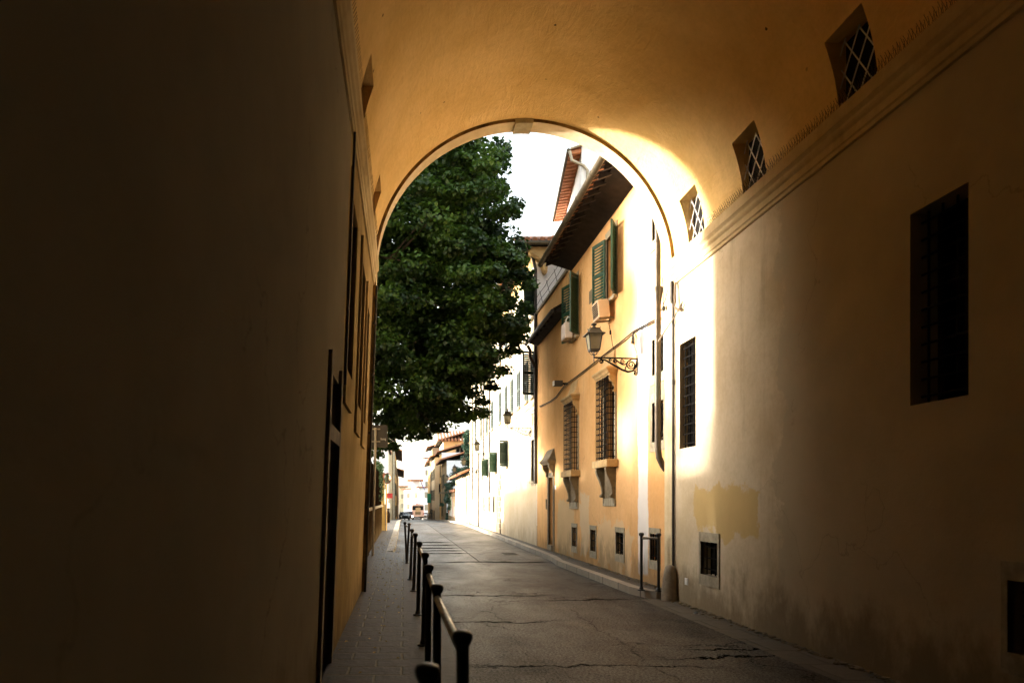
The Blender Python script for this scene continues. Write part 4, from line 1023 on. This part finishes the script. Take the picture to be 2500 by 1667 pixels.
# ------------------------------------------------------------------ left of the lane: garden wall, fence, pillar, signs
t = thing('garden_wall', 'low dark brown garden wall with stone coping beyond the arch', 'wall', (-.9,11.2,0))
def lx(y): return -.84-.12*(y-11.2)/22-.05
b = MB()
for ya, yb in zip(np.linspace(11.2,32.6,9), np.linspace(11.2,32.6,9)[1:]):
    b.quad((lx(ya),ya,0),(lx(yb),yb,0),(lx(yb),yb,1.30),(lx(ya),ya,1.30)); b.quad((lx(ya)-.35,ya,0),(lx(yb)-.35,yb,0),(lx(yb)-.35,yb,1.30),(lx(ya)-.35,ya,1.30))
b.quad((lx(32.6),32.6,0),(lx(32.6)-.35,32.6,0),(lx(32.6)-.35,32.6,1.3),(lx(32.6),32.6,1.3))
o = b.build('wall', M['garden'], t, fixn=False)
b = MB().ext([(.05,1.28),(.05,1.35),(-.15,1.42),(-.4,1.35),(-.4,1.28)], lambda p: (lx(11.2)+p[0],11.2,p[1]), lambda p: (lx(32.6)+p[0],32.6,p[1])); b.build('coping', M['stone'], t)
settle(t, (-.9,11.2,0))
t = thing('board_fence', 'dark board fence standing on the low garden wall', 'fence', (0,0,0))
b = MB(); y = 11.3
while y < 31.4: b.box(lx(y)-.03, lx(y)+.0, y, y+.145, 1.36, 2.7+random.uniform(-.02,.02)); y += .155
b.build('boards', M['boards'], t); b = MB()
for z in (1.6, 2.5): b.box(-1.10, -1.06, 11.3, 31.4, z, z+.08)
b.build('rail', M['soffit'], t); settle(t, (-1.1,11.3,1.4))
t = thing('gate_pillar', 'yellow gate pillar with tiled cap at the end of the garden wall', 'pillar', (0,0,0))
MB().box(-1.35, -.80, 33.0, 33.9, 0, 2.62).build('shaft', M['pillar'], t, bevel=.01)
b = MB().ext([(-1.55,2.63),(-.6,2.63),(-.62,2.72),(-1.07,2.95),(-1.53,2.72)], lambda p: (p[0],32.8,p[1]), lambda p: (p[0],34.1,p[1])); b.build('cap', M['terra'], t); settle(t, (-1.07,33.45,0))
# sign on pole
t = thing('road_sign', 'dark brown panel sign with tiny pale writing on a tilted pole, left', 'sign', (-.79,17.9,.14))
MB().tube([(0,0,0),(.03,0,1.3),(.075,0,3.28)], .032, 12).build('pole', M['pole'], t, smooth=True)
MB().box(-.22,.38,.05,.075,2.78,3.36).build('panel', M['signback'], t, bevel=.004)
b = MB().box(-.04,.19,.028,.05,3.24,3.27).box(-.04,.19,.028,.05,2.92,2.95); b.build('clamp', M['pole'], t)
def text(s, size, parent, loc, m, name='writing', rot=(PI/2,0,0), ext=.002):
    cu = bpy.data.curves.new(name, 'FONT'); cu.body = s; cu.size = size; cu.extrude = ext; cu.align_x = 'CENTER'; cu.align_y = 'CENTER'
    o = bpy.data.objects.new(name, cu); COL.objects.link(o); bpy.context.view_layer.update()
    me = bpy.data.meshes.new_from_object(o); bpy.data.objects.remove(o); me.materials.clear(); me.materials.append(m)
    q = bpy.data.objects.new(name, me); COL.objects.link(q); q.location = loc; q.rotation_euler = rot; q.parent = parent; return q
text('lvrq', .09, t, (.27,.048,3.0), M['signwhite'])
# mirror
t = thing('traffic_mirror', 'round convex traffic mirror with red rim by the gate pillar', 'mirror', (-.83,32.4,.14))
MB().tube([(0,0,0),(.0,0,2.5)], .035, 10).build('pole', M['pole'], t)
b = MB(); 
for i in range(5):
    pass
m_ = NT('mirror_face'); m_.base((.75,.68,.55)); m_.rough(.12); m_.b.inputs['Metallic'].default_value = .9
def disc(r, y0, bulge, cx=.09, cz=2.45):
    b = MB(); rings = 5; n = 28; b.v.append((cx, y0-bulge, cz))
    for i in range(1, rings+1):
        q = r*i/rings
        for k in range(n):
            a = 2*PI*k/n; b.v.append((cx+q*math.cos(a)*.8, y0-bulge*(1-(i/rings)**2), cz+q*math.sin(a)*1.15))
    for k in range(n): b.f.append((0, 1+k, 1+(k+1) % n))
    for i in range(rings-1):
        for k in range(n): b.f.append((1+i*n+k, 1+(i+1)*n+k, 1+(i+1)*n+(k+1) % n, 1+i*n+(k+1) % n))
    return b
disc(.20, -.05, .04).build('mirror', m_.m, t, smooth=True)
disc(.225, -.03, .0).build('rim', M['signred'], t)
# small red sign, white plate
t = thing('red_sign', 'small dark red panel sign beyond the mirror on the left', 'sign', (-1.0,46,.1))
MB().tube([(0,0,0),(0,0,2.0)], .03, 8).build('pole', M['pole'], t); MB().box(-.1,.28,-.04,-.02,1.62,1.95).build('panel', M['signred'], t); MB().box(-.02,.12,-.04,-.02,.95,1.3).build('plate', M['white'], t)
t = thing('street_bin', 'brown bottle shaped cast bin on the left pavement', 'bin', (-1.0,45.0,.14))
MB().lathe(0,0,[(.13,0),(.14,.05),(.14,.55),(.11,.66),(.055,.74),(.05,.82),(.065,.86),(.05,.93),(0,.95)],16).build('body', M['wood_dark'], t, smooth=True)
MB().lathe(0,0,[(.145,.08),(.15,.1),(.145,.12)],16).build('hoop', M['iron'], t)

# ------------------------------------------------------------------ vehicles, far down the lane
def wheel(parent, x, y, r, w=.22):
    o = MB().tube([(x-w/2,y,r),(x+w/2,y,r)], r, 20).build('wheel', M['rubber'], parent, smooth=True)
    MB().tube([(x-w/2-.01,y,r),(x+w/2+.01,y,r)], r*.55, 14).build('rim', M['pole'], o, smooth=True); return o
YBu = 142.; zb = gz(YBu)
bus = thing('bus', 'pale pink city bus seen from behind on the lane', 'bus', (2.93, YBu, zb))
M['bus'] = flat('bus_paint', (.72,.52,.46), .4, .08, 1); M['orange'] = flat('ad_orange', (.55,.40,.24), .6, .2, 1); M['ledred'] = flat('tail_lamp', (.35,.02,.02), .3, .1, 3)
pr = [(-1.23,.35),(1.23,.35),(1.25,.6),(1.25,2.6),(1.12,2.95),(.9,3.02),(-.9,3.02),(-1.12,2.95),(-1.25,2.6),(-1.25,.6)]
MB().ext(pr, lambda p: (p[0],0,p[1]), lambda p: (p[0],11.5,p[1])).build('body', M['bus'], bus, bevel=.05)
MB().box(-1.12,-.42,-.03,.02,1.85,2.72).box(.48,1.15,-.03,.02,1.85,2.72).box(-.42,.48,-.028,.02,2.35,2.72).build('rear_window', M['carglass'], bus)
MB().box(-.3,.35,-.05,.0,2.5,2.68).build('route_display', M['lamproof'], bus)
MB().box(-.45,.55,-.035,.02,1.55,2.33).build('advert', M['orange'], bus)
MB().box(-.55,.60,-.04,.02,.95,1.5).build('engine_grille', M['stone_dark'], bus)
for x in (-1.1, 1.03): MB().box(x,x+.16,-.04,.02,.85,1.35).build('tail_light', M['ledred'], bus)
MB().box(-1.2,1.2,-.12,.0,.35,.55).build('bumper', M['rubber'], bus)
MB().box(-.35,.35,-.05,.02,3.0,3.18).build('roof_unit', M['ledred'], bus)
for x in (-.95,.95):
    for y in (2.2, 8.8): wheel(bus, x, y, .46, .3)
def car(label, loc, rz, paint, tall=1.45, name='car', lights=True, w=.86):
    t = thing(name, label, 'car', loc); t.rotation_euler = (0,0,rz)
    # side profile (y along the car, front at -y)
    pf = [(-2.05,.32),(-2.1,.62),(-1.95,.86),(-1.05,1.0),(1.9,1.0),(2.05,.7),(2.0,.32)]
    MB().ext(pf, lambda p: (-w,p[0],p[1]), lambda p: (w,p[0],p[1])).build('body', paint, t, bevel=.06)
    cab = [(-1.1,.98),(-.45,tall-.06),(-.2,tall),(1.2,tall),(1.85,.98)]
    MB().ext(cab, lambda p: (-w+.12,p[0],p[1]), lambda p: (w-.12,p[0],p[1])).build('cabin', paint, t, bevel=.06)
    MB().poly([(-w+.2,-1.09,1.02),(w-.2,-1.09,1.02),(w-.26,-.50,tall-.1),(-w+.26,-.50,tall-.1)]).build('windscreen', M['carglass'], t)
    gw = MB()
    for s in (-1, 1): gw.poly([(s*(w-.115),-.85,1.03),(s*(w-.115),1.6,1.03),(s*(w-.115),1.15,tall-.1),(s*(w-.115),-.35,tall-.1)])
    gw.build('side_window', M['carglass'], t)
    MB().poly([(-w+.2,1.86,1.03),(w-.2,1.86,1.03),(w-.26,1.28,tall-.08),(-w+.26,1.28,tall-.08)]).build('rear_window', M['carglass'], t)
    MB().box(-w+.02,w-.02,-2.16,-2.02,.3,.5).build('bumper', M['rubber'], t)
    MB().box(-.4,.4,-2.12,-2.0,.56,.74).build('grille', M['rubber'], t)
    for s in (-1, 1):
        MB().lathe(0,0,[(0,0),(.13,.0),(.13,.05),(0,.06)],14).build('headlight', M['headlamp'] if lights else M['white'], t)
        h = [c for c in kids(t) if c.name.startswith('headlight')][-1]; h.rotation_euler = (PI/2,0,0); h.location = (s*(w-.22),-2.07,.68)
        MB().box(s*(w-.2)-.1,s*(w-.2)+.1,2.02,2.06,.65,.85).build('tail_light', M['ledred'], t)
    for x in (-w+.1, w-.1):
        for y in (-1.35, 1.3): wheel(t, x, y, .31, .2)
    return t
hm = NT('headlamp'); hm.base((.9,.85,.75)); hm.b.inputs['Emission Color'].default_value = (1,.8,.6,1); hm.b.inputs['Emission Strength'].default_value = 4; M['headlamp'] = hm.m
M['carwhite'] = flat('car_white', (.6,.6,.6), .3, .08, 2); M['carred'] = flat('car_dark_red', (.16,.05,.04), .3, .1, 2); M['carblack'] = flat('car_black', (.02,.02,.022), .25, .1, 2)
car('dark red car with headlights on, left of the bus', (1.0, 131, gz(131)), 0, M['carred'], 1.6)
car('black car parked against the left row before the red car', (.15, 118, gz(118)+.0), .05, M['carblack'], 1.4, lights=False)
car('silver car half hidden right of the bus', (4.75-.35, 146, gz(146)), 0, M['carwhite'], 1.45, lights=False)
def scooter(label, loc, m):
    t = thing('scooter', label, 'scooter', loc)
    MB().ext([(-.5,.25),(.1,.28),(.6,.45),(.75,.7),(.2,.78),(.05,.45),(-.4,.42),(-.55,.95),(-.65,.95)], lambda p: (-.16,p[0],p[1]), lambda p: (.16,p[0],p[1])).build('body', m, t, bevel=.03)
    MB().tube([(-.33,-.55,1.02),(0,-.6,1.05),(.33,-.55,1.02)], .025, 6).build('handlebar', M['rubber'], t)
    MB().box(-.14,.14,.0,.7,.79,.86).build('seat', M['rubber'], t, bevel=.02)
    for y in (-.65, .6): wheel(t, 0, y, .24, .1)
    return t
scooter('silver scooter parked right of the lane before the shop house', (3.95, 112, gz(112)+.1), M['carwhite'])
scooter('brown scooter parked right of the silver one', (4.05, 108, gz(108)+.1), M['brown_far'])
# flag and pharmacy cross sign
t = thing('flag', 'dark blue flag hanging from a slanting staff on the far house', 'flag', (4.6,168,5.2))
MB().tube([(0,3,0),(-.7,0,1.6)], .04, 6).build('staff', M['pole'], t)
b = MB(); 
for i in range(6):
    for j in range(4):
        f_ = lambda i, j: (-.65+.95*i/6+.1*j, .05*math.sin(i*1.3), 1.5-.28*i-.30*j)
        b.quad(f_(i,j), f_(i+1,j), f_(i+1,j+1), f_(i,j+1))
b.build('cloth', M['flag'], t, smooth=True)
t = thing('shop_sign', 'green vertical panel sign jutting from the eaved house', 'sign', (4.5,110,1.2))
MB().box(-.75,-.15,-.1,.1,0,1.5).build('panel', M['greenplain'], t, bevel=.02); MB().tube([(-.2,0,.75),(.0,0,.75)], .04, 6).build('arm', M['iron'], t)

# ------------------------------------------------------------------ foliage
def leaves(name, centers, radii, per, size, m, parent, flat_=.6, droop=.25, seed=1):
    """one mesh of many folded leaf faces gathered in clumps"""
    rg = np.random.default_rng(seed); C = np.asarray(centers); n = len(C)*per
    idx = np.repeat(np.arange(len(C)), per); r = np.asarray(radii)[idx]
    u = rg.normal(size=(n,3)); u /= np.linalg.norm(u, axis=1)[:,None]
    rad = rg.random(n)**.45; P = C[idx]+u*(r*rad)[:,None]*np.array([1,1,flat_])
    P[:,2] -= droop*r*(u[:,0]**2+u[:,1]**2)*rad
    nr = rg.normal(size=(n,3))*.55+u*.5+np.array([0,0,.75]); nr /= np.linalg.norm(nr, axis=1)[:,None]
    a = np.cross(nr, rg.normal(size=(n,3))); a /= np.linalg.norm(a, axis=1)[:,None]; bb = np.cross(nr, a)
    s = size*rg.uniform(.6,1.25,n); s = s[:,None]
    # five points: stem, two shoulders, tip, raised along the midrib fold
    V = np.stack([P-a*s*.5, P-a*s*.1+bb*s*.45-nr*s*.12, P+a*s*.6, P-a*s*.1-bb*s*.45-nr*s*.12], 1).reshape(-1,3)
    me = bpy.data.meshes.new(name); me.vertices.add(len(V)); me.vertices.foreach_set('co', V.astype(np.float32).ravel())
    tri = np.arange(n)[:,None]*4+np.array([0,1,2,0,2,3])[None,:]
    me.loops.add(n*6); me.loops.foreach_set('vertex_index', tri.ravel().astype(np.int32))
    me.polygons.add(n*2); me.polygons.foreach_set('loop_start', (np.arange(n*2)*3).astype(np.int32)); me.polygons.foreach_set('loop_total', np.full(n*2, 3, np.int32))
    me.update(calc_edges=True); me.materials.append(m)
    o = bpy.data.objects.new(name, me); COL.objects.link(o)
    if parent is not None: o.parent = parent
    return o
def limbs(trunk, cs, start, n, r0=.09):
    b = MB(); pick = rng.choice(len(cs), n, replace=False)
    for i in pick:
        c = Vector(cs[i]); s = Vector(start)+Vector((0,0,random.uniform(-1.2,1.8))); md = s.lerp(c, .5)+Vector((random.uniform(-.3,.3),random.uniform(-.3,.3),random.uniform(.1,.5)))
        b.tube([s, s.lerp(md,.5)+Vector((0,0,.1)), md, c], [r0, r0*.75, r0*.5, r0*.15], 6)
    return b
# the big lime tree: crown radius towards the lane by height
TX, TY = -3.0, 20.5
rightx = [(3.6,.3),(4.0,1.7),(4.6,2.4),(5.4,3.1),(6.2,3.55),(7.2,3.75),(8.2,3.55),(9.2,3.45),(10.2,3.3),(11.0,2.75),(12.0,2.5),(12.8,1.7),(13.8,.2),(14.6,-1.5)]
def rx(z):
    zs = [p[0] for p in rightx]; return float(np.interp(z, zs, [p[1] for p in rightx]))
cs, rs = [], []
while len(cs) < 1050:
    z = random.uniform(3.9, 14.4); a = random.uniform(0, 2*PI); q = math.sqrt(random.random())
    W_ = rx(z)-TX; D_ = min(W_*.8, 4.9)
    if random.random() > .35+.65*q: continue
    r = random.uniform(.5,.95)
    x = TX+(W_-r*.8)*q*math.cos(a); y = TY+(D_-r*.6)*q*math.sin(a)
    if x > 2.0 and y > 21.6: y = 43.2-y if 43.2-y > 17 else 20
    if y < 15.6 : continue
    cs.append((x,y,z)); rs.append(r)
for _ in range(190):
    z = random.uniform(4.2, 12.6); a = random.uniform(-.95, .8); q = random.uniform(.72, 1.0); r = random.uniform(.35,.62)
    x = TX+(rx(z)-TX-r*.7)*q*math.cos(a*.6); y = TY-.6+3.6*math.sin(a)
    cs.append((x, y, z)); rs.append(r)
for _ in range(110):
    cs.append((random.uniform(-1.5,2.2), random.uniform(18.5,22), random.uniform(5.2,9.6))); rs.append(random.uniform(.4,.6))
# ragged sprays reaching out over the lane
for (px, py) in ((1270,492),(1262,510),(1235,372),(1230,352),(1222,395),(1232,455),(1272,590),(1290,665),(1298,688),(1292,745),(1298,800),(1280,850),(1258,900),(1228,940),(1200,975),(1195,1002),(1180,1005),(1150,1012),(1100,1015),(1040,1040),(1058,1060),(1030,1060),(1080,1040),(1015,1020),(985,1060),(978,1085),(960,1080),(940,1050),(930,1100),(965,1040),(1180,345),(1150,350)):
    p = FP(px-(10 if py < 790 else 26 if py < 990 else 20), py, random.uniform(18.3,20.6)); cs.append(tuple(p)); rs.append(random.uniform(.26,.42))
tree = thing('lime_tree', 'huge dark green tree overhanging the lane from behind the left wall', 'tree', (TX,TY,0))
small = [i for i, r in enumerate(rs) if r < .4]; big = [i for i, r in enumerate(rs) if r >= .4]
c1_ = np.array([cs[i] for i in big]); c2_ = np.array([cs[i] for i in small])
allc = np.vstack([c1_, np.repeat(c2_, 1, 0)]); 
off = np.array([TX,TY,0])
crown = leaves('crown', c1_-off, [rs[i] for i in big], 300, .12, M['leaf'], tree, .42, .3, seed=3)
cr2 = leaves('spray', c2_-off, [rs[i] for i in small], 150, .12, M['leaf'], crown, .5, .3, seed=5)
b = MB().tube([(0,0,0),(.05,0,1.5),(-.05,.1,3.5),(.1,0,6),(.1,.1,9),(0,0,12)], [.42,.34,.30,.24,.15,.05], 14)
for i in rng.choice(len(c1_), 60, replace=False):
    c = Vector(c1_[i]-off)*.8; c.z = c1_[i][2]*.97; s = Vector((0,0,random.uniform(2.8,9))); md = s.lerp(c,.5)+Vector((0,0,.4))
    b.tube([s, s.lerp(md,.5)+Vector((0,0,.2)), md, c], [.10,.075,.05,.015], 6)
b.build('trunk', M['bark'], tree, smooth=True)
def shrub(label, name, cx, cy, z0, z1, rx_, ry_, m, n=40, per=180, size=.12, seed=9, cone=False, cat='tree'):
    t = thing(name, label, cat, (cx,cy,z0)); cc, rr = [], []
    for i in range(n):
        q = random.random(); a = random.uniform(0,2*PI); k = (1-q*.85) if cone else math.sin(PI*(.12+.8*q))
        d = math.sqrt(random.random())*k; cc.append((rx_*d*math.cos(a), ry_*d*math.sin(a), (z1-z0)*(.15+.85*q))); rr.append(random.uniform(.25,.45)*min(rx_,1.2))
    c = leaves('crown', cc, rr, per, size, m, t, .8, .1, seed)
    MB().tube([(0,0,0),(0,0,(z1-z0)*.8)], [.12,.03], 8).build('trunk', M['bark'], t)
    return t
shrub('dark green conifer rising behind the low tiled building', 'conifer', 5.35, 58.2, -.3, 7.4, .85, 1.6, M['leaf2'], 60, 170, .16, 11, True)
shrub('bushy evergreen left of the conifer above the poster wall', 'evergreen', 4.95, 63.5, -.8, 4.6, 1.1, 2.2, M['leaf2'], 50, 160, .16, 12)
shrub('low round green bush over the poster wall end', 'bush', 4.4, 68, -1, 3.3, .7, 1.4, M['leaf2'], 30, 150, .15, 13, cat='bush')
# unseen trees added behind the wall to break the sun before the passage
shrub('broad unseen tree added behind the left wall to cut the sun', 'sun_break_tree', -9.5, 16.6, 0, 5.4, 3.4, 2.4, M['leaf'], 120, 110, .09, 14)
shrub('feathery unseen tree added next to the broad one to cut the sun', 'sun_break_tree', -9.5, 20.9, 0, 8.2, 3.4, 2.8, M['leaf'], 110, 200, .12, 16)
cc = [(random.uniform(-6.4,-5.4), random.uniform(11.6,30), random.uniform(.4,3.9)) for _ in range(260)]  # unseen laurel clumps added to keep low sun off the facades
tag(leaves('sun_block_hedge', cc, [.55]*len(cc), 130, .12, M['ivy'], None, .9, .1, 17), 'tall unseen laurel screen added behind the board fence to block low sun', 'sun_block_hedge')
# ivy on the fence end
cc = [(lx(y)-.1, y, random.uniform(1.6,3.1)) for y in np.linspace(27.5,32.5,26)]
tag(leaves('ivy', cc, [.22]*len(cc), 120, .08, M['ivy'], None, 1, .1, 15), 'dark ivy hanging over the end of the board fence', 'ivy')
b = MB()
b.box(2.85, 3.35, 19.9, 20.9, .003, .006)
for k in range(6): b.box(2.9, 3.3, 19.97+k*.15, 20.02+k*.15, .006, .012)
tag(b.build('utility_cover', M['blackpipe']), 'dark rectangular iron cover set in the asphalt near the right kerb', 'cover')
b = MB()
for _ in range(520):
    if random.random() < .6: y = random.uniform(4, 10.7); x = 4.2-abs(random.gauss(0,.05)); z = .008
    else: y = random.uniform(11.2, 22); x = 4.23-abs(random.gauss(0,.06)); z = .122
    q = random.uniform(.006,.02); b.box(x-q, x+q, y-q*1.3, y+q, z, z+q*.8)
tag(b.build('wall_foot_grit', M['stone_dark'], fixn=False), 'plaster crumbs and grit along the foot of the right walls', 'grit', None, 'stuff')
# fallen leaves
b = MB()
for _ in range(420):
    if random.random() < .6: x, y = random.uniform(-.9,-.25), random.triangular(17,30,21)
    else: x, y = random.uniform(-.62,.0), random.triangular(5,18,16)
    if random.random() < .12: x, y = random.uniform(-.25,-.1), random.uniform(20,28)
    z = .148 if x < -.24 or y < 18 else .012
    if y > 19.5 and x > -.24: z = .012
    s = random.uniform(.012,.028); a = random.uniform(0,2*PI); c_, s_ = math.cos(a)*s, math.sin(a)*s
    b.quad((x-c_,y-s_*1.4,z),(x+s_*.6,y-c_*.8,z+.008),(x+c_,y+s_*1.4,z+.004),(x-s_*.6,y+c_*.8,z+.01))
o = b.build('fallen_leaves', M['fallen'], fixn=False); tag(o, 'small yellow leaves scattered on the left pavement', 'leaves', None, 'stuff')

# ------------------------------------------------------------------ light, sky, camera
toward = Vector((-1, .35, .135)).normalized()
sun = bpy.data.lights.new('sun', 'SUN'); sun.energy = 1.9; sun.angle = math.radians(3.4); sun.color = (1, .94, .84)
so = bpy.data.objects.new('sun', sun); COL.objects.link(so); so.rotation_euler = toward.to_track_quat('Z', 'Y').to_euler(); so.location = toward*50
wd = bpy.data.worlds.new('World'); scene.world = wd; wd.use_nodes = True; nt = wd.node_tree; nt.nodes.clear()
sk = nt.nodes.new('ShaderNodeTexSky'); sk.sky_type = 'NISHITA'; sk.sun_disc = False
sk.sun_elevation = math.asin(toward.z); sk.sun_rotation = math.atan2(toward.x, toward.y); sk.air_density = 1.2; sk.dust_density = 3.0; sk.ozone_density = .8
hs_ = nt.nodes.new('ShaderNodeHueSaturation'); hs_.inputs['Saturation'].default_value = .45
bg = nt.nodes.new('ShaderNodeBackground'); bg.inputs[1].default_value = .15; wo = nt.nodes.new('ShaderNodeOutputWorld')
nt.links.new(sk.outputs[0], hs_.inputs['Color']); nt.links.new(hs_.outputs[0], bg.inputs[0]); nt.links.new(bg.outputs[0], wo.inputs[0])
cam = bpy.data.cameras.new('camera'); cam.sensor_width = 36; cam.lens = 36*F/2500
cam.shift_x = (1250-VX)/2500; cam.shift_y = (VY-833.5)/2500; cam.clip_end = 1500; cam.clip_start = .05
cam.dof.use_dof = True; cam.dof.focus_distance = 14.5; cam.dof.aperture_fstop = 2.0
cm = bpy.data.objects.new('camera', cam); COL.objects.link(cm); cm.location = (0,0,H); cm.rotation_euler = (PI/2,0,0); scene.camera = cm
scene.view_settings.view_transform = 'Standard'; scene.view_settings.look = 'None'; scene.view_settings.gamma = 1
scene.view_settings.use_curve_mapping = False; scene.view_settings.exposure = 3.4
scene.cycles.max_bounces = 10; scene.cycles.diffuse_bounces = 6; scene.cycles.glossy_bounces = 3; scene.cycles.transmission_bounces = 4; scene.cycles.transparent_max_bounces = 8
scene.cycles.use_denoising = True; scene.cycles.sample_clamp_indirect = 6; scene.cycles.caustics_reflective = False; scene.cycles.caustics_refractive = False
